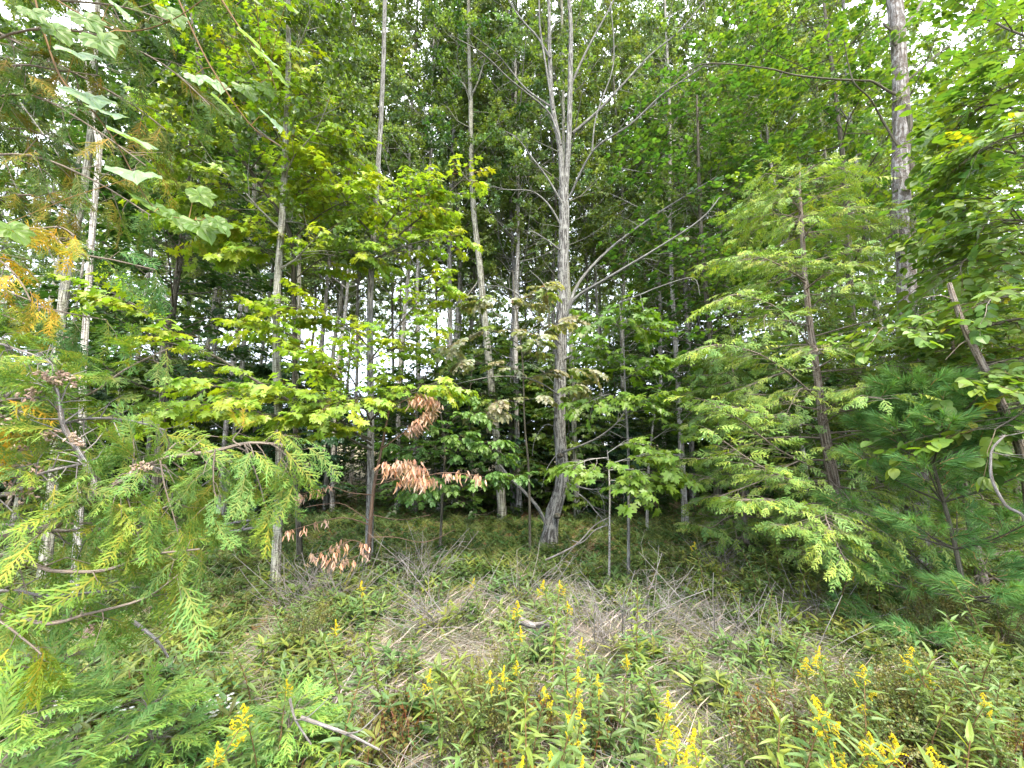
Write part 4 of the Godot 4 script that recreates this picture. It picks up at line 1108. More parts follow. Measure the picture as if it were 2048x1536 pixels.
	for q in [[Vector3(-1.05, 1.58, -1.5), Vector3(-1.05, 1.52, -1.5), Vector3(-1.04, 1.44, -1.5), Vector3(-1.01, 1.37, -1.5)], [Vector3(-0.95, 1.6, -1.5), Vector3(-0.92, 1.54, -1.5), Vector3(-0.88, 1.45, -1.5), Vector3(-0.86, 1.39, -1.5)], [Vector3(-0.86, 1.6, -1.5), Vector3(-0.8, 1.56, -1.5), Vector3(-0.76, 1.49, -1.5)], [Vector3(-1.24, 1.54, -1.5), Vector3(-1.21, 1.44, -1.5), Vector3(-1.16, 1.32, -1.5), Vector3(-1.12, 1.2, -1.5)], [Vector3(-1.36, 1.47, -1.5), Vector3(-1.33, 1.39, -1.5), Vector3(-1.28, 1.27, -1.5)], [Vector3(-1.77, 1.28, -1.55), Vector3(-1.73, 1.16, -1.55), Vector3(-1.68, 1.06, -1.55)]]:
		limb(t, q, 0.003, 0.0015, {"n": 12, "w": 0.1, "step": 0.08, "hang": 0.5, "tilt": 0.8, "t0": 0.05, "sc": 0.135, "rt": 0.002, "round": true, "sides": 4})
	t.tints = [Color(0.7, 0.9, 1.2), Color(0.9, 1.05, 1.1), Color(0.6, 0.85, 1.3)]
	limb(t, [Vector3(-2.75, 2.2, -1.6), Vector3(-2.71, 2.41, -2), Vector3(-2.47, 2.33, -2), Vector3(-2.26, 2.25, -2), Vector3(-2, 2.2, -2)], 0.007, 0.003, fu)
	limb(t, [Vector3(-2.75, 2.4, -1.6), Vector3(-2.75, 2.64, -2), Vector3(-2.4, 2.68, -2), Vector3(-2.23, 2.56, -2), Vector3(-2, 2.51, -2), Vector3(-1.79, 2.46, -2)], 0.008, 0.003, fu)
	limb(t, [Vector3(-2.75, 2, -1.6), Vector3(-2.68, 2.25, -2), Vector3(-2.37, 2.17, -2), Vector3(-2.14, 2.1, -2)], 0.007, 0.003, fu)
	t.tints = [Color(3.6, 1.6, 0.9), Color(3.9, 1.9, 1.0), Color(2.9, 1.5, 0.9), Color(1.9, 1.4, 1.1)]
	var ft := {"n": 8, "w": 0.14, "step": 0.1, "hang": 0.8, "tilt": 0.7, "t0": 0.1, "sc": 0.17, "rt": 0.0035, "round": true}
	limb(t, [Vector3(-2.75, 2.4, -1.6), Vector3(-2.45, 2.52, -1.8), Vector3(-2.29, 2.54, -1.8), Vector3(-2.09, 2.58, -1.8), Vector3(-2, 2.54, -1.8)], 0.006, 0.003, ft)
	limb(t, [Vector3(-2.75, 2.3, -1.6), Vector3(-2.43, 2.44, -1.8), Vector3(-2.32, 2.42, -1.8), Vector3(-2.21, 2.32, -1.8), Vector3(-2.15, 2.23, -1.8)], 0.006, 0.003, ft)
	limb(t, [Vector3(-2.75, 2.3, -1.6), Vector3(-2.53, 2.27, -1.9), Vector3(-2.27, 2.24, -1.9), Vector3(-2.14, 2.21, -1.9)], 0.006, 0.003, {"n": 4, "w": 0.1, "step": 0.1, "hang": 0.8, "t0": 0.3, "sc": 0.14, "round": true})
	limb(t, [Vector3(-2.75, 1.4, -1.5), Vector3(-1.94, 1.72, -1.5), Vector3(-1.86, 1.68, -1.5), Vector3(-1.79, 1.66, -1.5)], 0.006, 0.003, {"n": 4, "w": 0.1, "step": 0.1, "hang": 0.8, "t0": 0.3, "sc": 0.17, "round": true})
	limb(t, [Vector3(-0.96, 1.59, -1.5), Vector3(-0.99, 1.61, -1.5), Vector3(-0.97, 1.64, -1.5), Vector3(-0.96, 1.66, -1.5)], 0.003, 0.001, {"n": 3, "w": 0.05, "step": 0.1, "hang": -0.8, "t0": 0.5, "sc": 0.06, "round": true})
	t.tints = [Color(2.2, 1.75, 0.9), Color(1.9, 1.6, 0.9)]
	limb(t, [Vector3(-2.75, 0.7, -1.5), Vector3(-1.76, 1.07, -1.45), Vector3(-1.66, 1.03, -1.45), Vector3(-1.55, 0.96, -1.45), Vector3(-1.51, 0.93, -1.45)], 0.005, 0.002, {"n": 6, "w": 0.12, "step": 0.1, "hang": 0.7, "t0": 0.3, "sc": 0.16, "round": true})
	# the dark hanging boughs in the upper corner
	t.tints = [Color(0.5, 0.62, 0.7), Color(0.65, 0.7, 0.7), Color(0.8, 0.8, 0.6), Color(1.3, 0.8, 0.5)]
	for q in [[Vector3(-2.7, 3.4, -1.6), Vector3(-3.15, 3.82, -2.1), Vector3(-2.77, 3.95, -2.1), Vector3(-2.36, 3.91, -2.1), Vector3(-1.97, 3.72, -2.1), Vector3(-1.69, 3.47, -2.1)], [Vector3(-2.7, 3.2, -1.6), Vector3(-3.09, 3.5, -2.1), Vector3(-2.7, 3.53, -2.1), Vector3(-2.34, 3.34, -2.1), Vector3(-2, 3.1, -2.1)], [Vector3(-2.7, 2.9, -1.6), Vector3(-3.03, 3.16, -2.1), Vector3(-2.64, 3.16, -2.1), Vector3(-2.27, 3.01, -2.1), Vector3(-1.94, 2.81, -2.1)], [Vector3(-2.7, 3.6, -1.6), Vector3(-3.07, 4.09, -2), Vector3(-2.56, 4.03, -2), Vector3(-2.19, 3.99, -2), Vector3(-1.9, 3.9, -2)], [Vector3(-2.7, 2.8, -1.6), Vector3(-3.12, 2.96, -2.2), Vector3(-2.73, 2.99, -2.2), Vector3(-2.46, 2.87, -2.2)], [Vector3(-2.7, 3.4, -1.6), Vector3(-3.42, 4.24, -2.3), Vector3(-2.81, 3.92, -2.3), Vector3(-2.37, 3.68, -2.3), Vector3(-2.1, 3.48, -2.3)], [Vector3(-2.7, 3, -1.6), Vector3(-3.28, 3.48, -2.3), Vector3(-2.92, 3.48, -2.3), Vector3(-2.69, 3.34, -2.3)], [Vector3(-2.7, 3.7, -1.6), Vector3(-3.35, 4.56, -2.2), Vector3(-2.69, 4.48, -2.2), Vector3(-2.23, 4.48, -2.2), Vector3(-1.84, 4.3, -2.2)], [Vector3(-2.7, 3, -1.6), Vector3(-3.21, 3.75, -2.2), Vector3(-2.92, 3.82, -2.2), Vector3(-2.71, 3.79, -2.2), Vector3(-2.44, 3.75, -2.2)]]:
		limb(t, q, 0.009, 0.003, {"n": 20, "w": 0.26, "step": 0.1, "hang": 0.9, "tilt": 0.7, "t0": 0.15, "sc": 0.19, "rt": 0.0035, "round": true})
	# cone clusters
	var cb := MB.new()
	for k in 22:
		cb.lump(RV(0.02), Vector3(0.0045, 0.0045, 0.009), jit(Color(0.30, 0.22, 0.17), 0.35), Basis.from_euler(RV(1.6)))
	var cone := cb.done(mats.stick)
	for q in [Vector3(-1.74, 1.5, -1.5), Vector3(-1.71, 1.42, -1.5), Vector3(-1.75, 1.45, -1.5), Vector3(-1.68, 1.51, -1.5), Vector3(-1.7, 1.84, -1.5), Vector3(-1.74, 1.77, -1.5), Vector3(-1.68, 1.83, -1.5), Vector3(-1.6, 1.83, -1.5), Vector3(-1.79, 1.66, -1.5), Vector3(-1.74, 1.58, -1.5), Vector3(-1.29, 1.52, -1.5), Vector3(-1.32, 1.51, -1.5), Vector3(-1.64, 1.63, -1.5), Vector3(-1.55, 1.61, -1.5), Vector3(-1.41, 0.98, -1.5), Vector3(-1.64, 1.83, -1.5), Vector3(-1.68, 1.43, -1.5)]:
		var c := part("cone_cluster", cone, t.root)
		c.position = q - t.base
		c.rotation = RV(3.0)
		c.scale = Vector3.ONE * R(0.7, 1.2)
	finish(t)

	# young cedars at the bottom
	var lush := [Color(1.7, 1.75, 1.9), Color(1.9, 1.9, 1.7), Color(1.45, 1.6, 1.9), Color(2.1, 2.0, 1.6)]
	var bushes := [[[Vector3(-1.72, 0.36, -1.75)][0], 0.74, 130], [[Vector3(-1.61, 0.05, -2.1)][0], 0.44, 110], [[Vector3(-1.01, 0.1, -2.15)][0], 0.36, 70], [[Vector3(-1.68, 0.53, -1.5)][0], 0.7, 80], [[Vector3(-1.07, 0.45, -1.5)][0], 0.35, 60]]
	var says := ["lush green young cedar bush filling the lower left corner", "green young cedar bush with a brown dead leaf, below the big cedar boughs", "small separate young cedar in the grass, right of the green cedar bushes", "dense green young cedar cut by the left edge", "lowest young cedar with fresh fan fronds at the bottom edge"]
	for k in bushes.size():
		var p: Vector3 = bushes[k][0]
		p.y = gh(p.x, p.z)
		var h: float = bushes[k][1]
		var u := tree("young_cedar", says[k], "young cedar", p, {"kind": "fern", "bark": "cedar_bark", "singles": 300, "piece": "frond", "mat": "needle", "tints": lush}, "young cedars in the grass")
		var path := trunk(u, [p, p + Vector3(R(-0.05, 0.05), h * 0.5, 0.02), p + Vector3(R(-0.1, 0.1), h, 0.03)], 0.011, 0.003, 0.1, 6, 0.0)
		for j in 14:
			var a := j * 2.4 + R(-0.3, 0.3)
			var s := lerpf(0.12, 0.95, j / 13.0)
			var l := (0.36 * (1.15 - s * 0.75)) * (h / 0.7)
			var d := Vector3(cos(a), R(0.3, 0.7) + s * 0.5, sin(a)).normalized()
			var o := along(path, s)
			limb(u, [o, o + d * l * 0.5, o + d * l + Vector3(0, -0.03, 0)], 0.004, 0.0015, {"local": true, "n": 8, "w": 0.12, "step": 0.1, "hang": 0.0, "tilt": 0.35, "t0": 0.1, "sc": R(0.13, 0.18), "rt": 0.002, "sides": 4, "per": 3})
		put(u, along(path, 1.0), Vector3(R(-0.2, 0.2), 1, 0.1), Vector3(0, 0, 1), 0.2, pick(u))
		finish(u)

	# wild grape hanging into the upper left corner
	var g := thing("grape_vine", "wild grape vine with big pale-backed lobed leaves hanging top left", "vine", Vector3(-1.3, 2.4, -1.4))
	var vb := MB.new()
	for q in [[Vector3(-1.75, 3.3, -1.3), Vector3(-1.7, 3.14, -1.3), Vector3(-1.58, 2.87, -1.3), Vector3(-1.46, 2.75, -1.3), Vector3(-1.34, 2.6, -1.3), Vector3(-1.23, 2.42, -1.3), Vector3(-1.15, 2.35, -1.3), Vector3(-1.03, 2.33, -1.3)], [Vector3(-1.31, 3.37, -1.35), Vector3(-1.15, 3.05, -1.35), Vector3(-1.06, 2.9, -1.35), Vector3(-0.93, 2.72, -1.35), Vector3(-0.82, 2.64, -1.35)], [Vector3(-1.75, 3.26, -1.3), Vector3(-1.58, 3.14, -1.3), Vector3(-1.39, 3.05, -1.3), Vector3(-1.22, 3.09, -1.3), Vector3(-1.07, 3.22, -1.3)], [Vector3(-1.11, 3.28, -1.35), Vector3(-1, 3.11, -1.35), Vector3(-0.9, 2.98, -1.35), Vector3(-0.85, 2.86, -1.35)]]:
		var loc := []
		for e in q:
			loc.append(e - g.position)
		var vp := smooth_path(loc, 5)
		var rr := PackedFloat32Array()
		for i in vp.size():
			rr.append(lerpf(0.0035, 0.0012, float(i) / vp.size()))
		vb.tube(vp, rr, 5, Color(0.14, 0.09, 0.05))
	part("stem", vb.done(mats.stick, true), g)
	var joints := PackedVector3Array()
	for q in vb.v:
		joints.append(q)
	var shapes := []
	for k in 3:
		shapes.append(grape_leaf(700 + k))
	# place, width in metres, how the blade faces: heading angle, tilt towards the eye, pale underside showing or not
	var leaves := [[[Vector3(-1.48, 2.91, -1.25)], 0.125, 2.3, 1.35, 1], [[Vector3(-1.36, 2.92, -1.2)], 0.12, 2.2, 1.3, 0], [[Vector3(-1.42, 3, -1.2)], 0.1, 2.1, 1.3, 0], [[Vector3(-1.58, 3.02, -1.25)], 0.1, 2.5, 1.3, 0], [[Vector3(-1.49, 2.8, -1.3)], 0.15, 1.2, 1.3, 1], [[Vector3(-1.41, 2.73, -1.3)], 0.12, 0.9, 1.3, 1], [[Vector3(-1.33, 2.64, -1.3)], 0.14, 1.1, 1.45, 1], [[Vector3(-1.26, 2.49, -1.28)], 0.15, 1.4, 1.2, 1], [[Vector3(-1.17, 2.35, -1.28)], 0.125, -2.6, 0.25, 0], [[Vector3(-1.15, 2.37, -1.3)], 0.11, 1.2, 0.3, 0], [[Vector3(-1.05, 2.33, -1.3)], 0.12, 2.2, 0.9, 0], [[Vector3(-0.99, 2.34, -1.3)], 0.09, 1.9, 0.8, 0], [[Vector3(-1.06, 2.44, -1.3)], 0.09, 1.7, 1.2, 2], [[Vector3(-1.08, 2.9, -1.35)], 0.09, 1.9, 1.0, 1], [[Vector3(-1.15, 2.92, -1.35)], 0.08, 2.0, 1.0, 1], [[Vector3(-0.99, 3.09, -1.35)], 0.1, 1.8, 1.2, 1], [[Vector3(-0.92, 3, -1.35)], 0.1, 1.9, 1.1, 1], [[Vector3(-0.87, 2.94, -1.35)], 0.09, 2.1, 1.1, 1], [[Vector3(-1.06, 2.82, -1.35)], 0.09, 2.2, 1.0, 1], [[Vector3(-0.88, 2.76, -1.35)], 0.1, 2.3, 1.1, 1], [[Vector3(-0.91, 2.89, -1.35)], 0.08, 1.9, 1.1, 2], [[Vector3(-0.75, 3.04, -1.2)], 0.13, -1.5, 0.5, 2], [[Vector3(-0.85, 3.05, -1.2)], 0.1, -1.7, 0.6, 2], [[Vector3(-1.24, 3.14, -1.3)], 0.1, 1.9, 1.3, 0], [[Vector3(-1.44, 3.17, -1.3)], 0.1, 1.6, 1.2, 1], [[Vector3(-0.98, 2.88, -1.35)], 0.09, 1.5, 1.2, 2], [[Vector3(-1.59, 3.02, -1.2)], 0.09, 2.6, 1.2, 0], [[Vector3(-1.61, 2.29, -1.25)], 0.1, 2.2, 1.0, 2]]
	for k in leaves.size():
		var e: Array = leaves[k]
		var m := part("leaf", shapes[k % 3], g)
		var dirn := Vector3(cos(e[2] - PI * 0.5) , sin(e[2] + PI) , R(-0.2, 0.2))
		var face := Vector3(R(-0.25, 0.25), cos(e[3] * 0.8) + 0.15, sin(e[3]) * 0.55)
		if e[4] == 1:
			face = Vector3(R(-0.2, 0.2), 0.9, R(0.1, 0.5))
			dirn = Vector3(R(0.3, 0.9), R(-0.7, -0.3), R(-0.3, 0.5))
		m.transform = Transform3D(turned(dirn, face) * Basis.from_scale(Vector3.ONE * e[1] * 0.85), e[0][0] - g.position)
		var stalk_at := m.position
		var near := joints[0]
		for q in joints:
			if q.distance_squared_to(stalk_at) < near.distance_squared_to(stalk_at):
				near = q
		var pt := MB.new()
		pt.tube(PackedVector3Array([near, near.lerp(stalk_at, 0.5) + Vector3(0, 0.012, 0), stalk_at]), PackedFloat32Array([0.0016, 0.0013, 0.0012]), 4, Color(0.25, 0.16, 0.07))
		part("leaf_stalk", pt.done(mats.stick, true), g)
		m.material_override = tinted("leaf", [Color(1.35, 1.4, 0.9), Color(2.9, 2.5, 5.8), Color(1.5, 1.5, 0.8)][e[4]])


func grape_leaf(sd: int) -> ArrayMesh:
	rng.seed = sd
	var b := MB.new()
	var rim := [Vector2(0, 0.0), Vector2(0.12, -0.1), Vector2(0.3, -0.13), Vector2(0.42, -0.04), Vector2(0.5, 0.1), Vector2(0.52, 0.22), Vector2(0.46, 0.31), Vector2(0.56, 0.42), Vector2(0.55, 0.58), Vector2(0.42, 0.62), Vector2(0.28, 0.64), Vector2(0.27, 0.76), Vector2(0.18, 0.88), Vector2(0.06, 0.95), Vector2(0, 1.02)]
	var wave := R(0, TAU)
	for side in [-1.0, 1.0]:
		var rows := []
		for r in 4:
			var line := []
			for i in rim.size():
				var q: Vector2 = Vector2(0, 0.3).lerp(rim[i] * R(0.97, 1.03), r / 3.0)
				if i == 0 or i == rim.size() - 1:
					q.x = 0.0
				var h: float = 0.25 * q.x - 0.18 * q.y * q.y - 0.35 * q.x * q.x + 0.035 * sin(q.x * 17.0 + q.y * 11.0 + wave + side)
				var vein := 1.35 if i == 0 or i == rim.size() - 1 or i % 4 == 2 else 0.92
				line.append(b.point(Vector3(side * q.x, h + (0.012 if vein < 1.0 else -0.006), q.y), jit(Color(0.075 * vein, 0.13 * vein, 0.03 * vein), 0.06)))
			rows.append(line)
		for r in 3:
			for i in rim.size() - 1:
				b.tri(rows[r][i], rows[r + 1][i], rows[r + 1][i + 1])
				b.tri(rows[r][i], rows[r + 1][i + 1], rows[r][i + 1])
	return b.done(mats.leaf)


func make_right_side() -> void:
	rng.seed = 801
	# the barkless dead trunk
	var t := tree("dead_tree", "weathered silver dead trunk with patches of dark bark on the right", "tree", [Vector3(4.76, -0.22, -5.2)][0] * Vector3(1, 0, 1), {"bark": "pale_wood"})
	trunk(t, [Vector3(4.75, -0.27, -5.2), Vector3(4.87, 0.92, -5.2), Vector3(5.04, 2.64, -5.2), Vector3(5.09, 3.42, -5.2), Vector3(5.16, 4.11, -5.2), Vector3(5.2, 4.67, -5.2), Vector3(5.25, 5.32, -5.2), Vector3(5.34, 5.92, -5.2), Vector3(5.42, 6.66, -5.2), Vector3(5.48, 7.41, -5.2), Vector3(5.52, 8.08, -5.2), Vector3(5.6, 9.2, -5.2)], 0.112, 0.082, 0.3, 14, 0.3)
	var mossy := {"n": 5, "w": 0.35, "bare": true, "crook": true, "round": true, "rt": 0.006, "bark": "dark_bark", "sides": 6, "t0": 0.3}
	limb(t, [Vector3(5.3, 6.33, -5.15), Vector3(5.17, 6.4, -5.15), Vector3(4.98, 6.54, -5.15), Vector3(4.74, 6.51, -5.1), Vector3(4.24, 6.44, -5), Vector3(3.71, 6.4, -4.9), Vector3(3.29, 6.4, -4.8), Vector3(2.53, 6.37, -4.7), Vector3(2.25, 6.27, -4.7), Vector3(1.99, 6.05, -4.7)], 0.017, 0.005, mossy)
	limb(t, [Vector3(5.2, 5.58, -5.15), Vector3(5.14, 5.71, -5.15), Vector3(5.01, 6.04, -5.15), Vector3(4.76, 6.16, -5), Vector3(4.5, 6.27, -4.9), Vector3(4.45, 6.55, -4.9), Vector3(4.34, 6.82, -4.8)], 0.015, 0.005, mossy)
	limb(t, [Vector3(5.49, 6.58, -5.2), Vector3(5.71, 6.77, -5.2), Vector3(6.03, 7.05, -5.2), Vector3(6.43, 7.33, -5.2)], 0.016, 0.006, mossy)
	limb(t, [Vector3(5.55, 7.41, -5.2), Vector3(5.69, 7.58, -5.2), Vector3(5.85, 7.81, -5.2), Vector3(5.95, 7.99, -5.2)], 0.026, 0.016)
	limb(t, [Vector3(5.3, 7.29, -5.1), Vector3(5.24, 7.34, -5.1), Vector3(5.19, 7.41, -5.1)], 0.016, 0.012, {"bark": "dark_bark"})
	# bark shells that still cling to the wood
	for q in [[Vector3(5.36, 6.13, -5.12), Vector3(5.36, 5.93, -5.12), Vector3(5.35, 5.76, -5.12)], [Vector3(5.29, 5.41, -5.12), Vector3(5.31, 5.26, -5.12), Vector3(5.3, 5.13, -5.12)], [Vector3(5.21, 4.68, -5.12), Vector3(5.22, 4.48, -5.12), Vector3(5.18, 4.27, -5.12)], [Vector3(5.33, 7.34, -5.1), Vector3(5.33, 7.22, -5.1), Vector3(5.32, 7.06, -5.1)], [Vector3(5, 4.63, -5.13), Vector3(4.99, 4.35, -5.13), Vector3(4.98, 4.07, -5.13)]]:
		var loc := []
		for e in q:
			loc.append(e - t.base)
		var sb := MB.new()
		sb.tube(smooth_path(loc, 3), PackedFloat32Array([0.03, 0.042, 0.045, 0.045, 0.043, 0.038, 0.022]), 8, Color.WHITE, 0.5, wob)
		part("bark_patch", sb.done(mats.dark_bark, true), t.root)
	finish(t)

	# the cedar with pale yellowish fronds
	var pale := [Color(2.0, 2.0, 2.2), Color(2.3, 2.2, 2.2), Color(1.7, 1.85, 2.3), Color(2.7, 2.35, 2.1), Color(1.4, 1.6, 2.0)]
	t = tree("cedar_tree", "tall open cedar with pale yellowish green sprays, right of the saplings", "tree", [Vector3(3.5, 0.09, -4.6)][0] * Vector3(1, 0, 1), {"kind": "airy", "variant": 1, "bark": "cedar_bark", "singles": 300, "piece": "frond", "mat": "needle", "tints": pale})
	var path := trunk(t, [Vector3(3.51, 0.07, -4.6), Vector3(3.47, 1, -4.6), Vector3(3.41, 1.74, -4.6), Vector3(3.4, 2.18, -4.6), Vector3(3.37, 2.92, -4.6), Vector3(3.38, 3.82, -4.6), Vector3(3.4, 4.25, -4.6), Vector3(3.41, 4.57, -4.6), Vector3(3.45, 4.89, -4.6)], 0.058, 0.006, 0.2, 12, 0.25)
	grow(t, path, {"n": 60, "h0": 0.05, "h1": 0.93, "len": 1.55, "taper": 0.7, "pitch": 0.05, "bend": -0.12, "r": 0.011, "limb": {"n": 16, "w": 0.4, "step": 0.1, "hang": 0.35, "tilt": 0.9, "t0": 0.3, "sc": 0.15, "rt": 0.003, "sides": 4, "per": 3}})
	for q in [[Vector3(3.32, 2.06, -4.5), Vector3(2.51, 2.4, -4), Vector3(1.98, 2.5, -3.8), Vector3(1.65, 2.43, -3.7)], [Vector3(3.32, 1.74, -4.5), Vector3(2.46, 1.86, -4), Vector3(1.94, 1.94, -3.8)], [Vector3(3.32, 1.27, -4.5), Vector3(2.53, 1.53, -4), Vector3(2.06, 1.81, -3.8), Vector3(1.71, 1.98, -3.7)], [Vector3(3.33, 1.11, -4.5), Vector3(2.53, 1.27, -3.9), Vector3(2.01, 1.46, -3.6), Vector3(1.64, 1.71, -3.5)], [Vector3(3.37, 1.01, -4.5), Vector3(2.53, 1.06, -3.8), Vector3(2.15, 1.13, -3.6), Vector3(1.85, 1.14, -3.5)], [Vector3(3.4, 0.81, -4.5), Vector3(2.69, 0.89, -3.8), Vector3(2.38, 0.89, -3.6), Vector3(2.16, 0.95, -3.5)], [Vector3(3.3, 2.61, -4.5), Vector3(2.72, 2.93, -4.1), Vector3(2.21, 3.02, -3.9), Vector3(1.96, 2.93, -3.8)], [Vector3(3.3, 3.41, -4.5), Vector3(2.72, 3.51, -4.2), Vector3(2.3, 3.47, -4)], [Vector3(3.29, 3.3, -4.5), Vector3(3.35, 3.4, -4.2), Vector3(3.39, 3.37, -4)], [Vector3(3.32, 1.53, -4.5), Vector3(3.11, 1.54, -3.9), Vector3(3.11, 1.41, -3.7)], [Vector3(3.34, 1.21, -4.5), Vector3(2.98, 1.1, -3.8), Vector3(2.92, 0.89, -3.6)], [Vector3(3.31, 1.9, -4.5), Vector3(3.33, 2.07, -4.1), Vector3(3.5, 2.09, -3.9)], [Vector3(3.3, 2.39, -4.5), Vector3(3.46, 2.54, -4.2), Vector3(3.59, 2.55, -4)], [Vector3(3.38, 0.96, -4.5), Vector3(2.68, 1.03, -3.7), Vector3(2.56, 0.91, -3.5), Vector3(2.58, 0.7, -3.4)]]:
		limb(t, q, 0.011, 0.003, {"n": 30, "w": 0.36, "step": 0.08, "hang": 0.3, "tilt": 0.9, "t0": 0.2, "sc": 0.15, "rt": 0.003, "sides": 5})
	finish(t)

	# a second, darker cedar behind it toward the right
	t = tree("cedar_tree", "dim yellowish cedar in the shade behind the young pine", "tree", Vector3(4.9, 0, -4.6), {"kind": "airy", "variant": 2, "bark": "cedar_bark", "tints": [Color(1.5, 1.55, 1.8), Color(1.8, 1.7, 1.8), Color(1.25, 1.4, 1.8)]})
	path = trunk(t, [Vector3(4.9, 0, -4.6), Vector3(4.85, 1.5, -4.6), Vector3(4.9, 3.2, -4.5)], 0.05, 0.01, 0.2, 8, 0.3)
	grow(t, path, {"n": 52, "h0": 0.05, "len": 1.4, "taper": 0.6, "pitch": 0.0, "bend": -0.1, "r": 0.01, "limb": {"n": 16, "w": 0.4, "step": 0.1, "hang": 0.3, "tilt": 0.9, "sc": 0.17, "rt": 0.003, "sides": 4, "per": 3}})
	finish(t)

	for k in 3:
		var b: Vector3 = [Vector3(3.3, 0, -6.2), Vector3(6.3, 0, -5.4), Vector3(4.3, 0, -5.9)][k]
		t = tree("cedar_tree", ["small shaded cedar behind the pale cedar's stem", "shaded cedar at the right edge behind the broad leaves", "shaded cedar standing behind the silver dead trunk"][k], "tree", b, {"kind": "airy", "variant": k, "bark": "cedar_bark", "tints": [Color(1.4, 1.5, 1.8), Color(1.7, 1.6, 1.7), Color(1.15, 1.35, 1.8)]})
		path = trunk(t, [b, b + Vector3(0.05, 1.6, 0), b + Vector3(0, 3.0 + 0.3 * k, 0)], 0.045, 0.008, 0.2, 8, 0.3)
		grow(t, path, {"n": 46, "h0": 0.04, "len": 1.25, "taper": 0.65, "pitch": 0.0, "bend": -0.1, "r": 0.01, "limb": {"n": 14, "w": 0.4, "step": 0.11, "hang": 0.3, "tilt": 0.9, "sc": 0.19, "rt": 0.003, "sides": 4, "per": 3}})
		finish(t)

	# young white pine
	var pb: Vector3 = [Vector3(3.57, -0.06, -3.5)][0] * Vector3(1, 0, 1)
	t = tree("young_pine", "young pine with soft blue-green needle tufts, low on the right", "young pine", pb, {"kind": "pine", "bark": "dark_bark", "singles": 300, "piece": "needle_tuft", "mat": "needle", "tints": [Color(2.9, 2.4, 2.2), Color(3.5, 2.8, 2.4), Color(2.3, 2.1, 2.1)]})
	path = trunk(t, [Vector3(3.56, -0.13, -3.5), Vector3(3.57, 0.3, -3.5), Vector3(3.54, 0.83, -3.5), Vector3(3.47, 1.34, -3.5), Vector3(3.43, 1.66, -3.5), Vector3(3.41, 1.89, -3.5)], 0.022, 0.006, 0.1, 8, 0.2)
	for k in 7:
		var s := lerpf(0.1, 0.92, k / 6.0)
		for j in 7:
			var a := j * TAU / 7.0 + k * 0.5 + R(-0.2, 0.2)
			var l := (1.0 - 0.8 * s) * R(0.8, 1.2)
			var o := along(path, s)
			var d := Vector3(cos(a), R(-0.08, 0.18) + s * 0.8, sin(a)).normalized()
			limb(t, [o, o + d * l * 0.5, o + d * l + Vector3(0, 0.08 * l, 0)], 0.008, 0.004, {"local": true, "n": 9, "w": 0.26, "step": 0.12, "rise": 0.3, "t0": 0.3, "tilt": 0.5, "sc": 1.0, "rt": 0.003, "sides": 4, "per": 3})
	for k in 5:
		put(t, along(path, 0.92 + 0.02 * k), Vector3(R(-0.5, 0.5), 1, R(-0.5, 0.5)), Vector3.BACK, 1.0, pick(t))
	finish(t)

	# broad-leaved trees at the right edge
	var fresh := [Color(1.75, 1.65, 1.6), Color(1.45, 1.55, 2.0), Color(1.7, 1.7, 2.2), Color(2.0, 1.8, 1.4)]
	var wide := {"n": 20, "w": 0.6, "step": 0.17, "hang": 0.2, "tilt": 0.35, "t0": 0.1, "sides": 5}
	t = tree("alder_tree", "broad-leaved tree crowding the right edge with rounded fresh green leaves", "tree", Vector3(5.2, 0, -3.6), {"kind": "broad", "bark": "dark_bark", "singles": 300, "tints": fresh})
	trunk(t, [Vector3(5.2, 0, -3.6), Vector3(5.15, 2.0, -3.6), Vector3(5.1, 4.0, -3.6), Vector3(5.2, 7.0, -3.6)], 0.06, 0.02, 0.2, 10, 0.3)
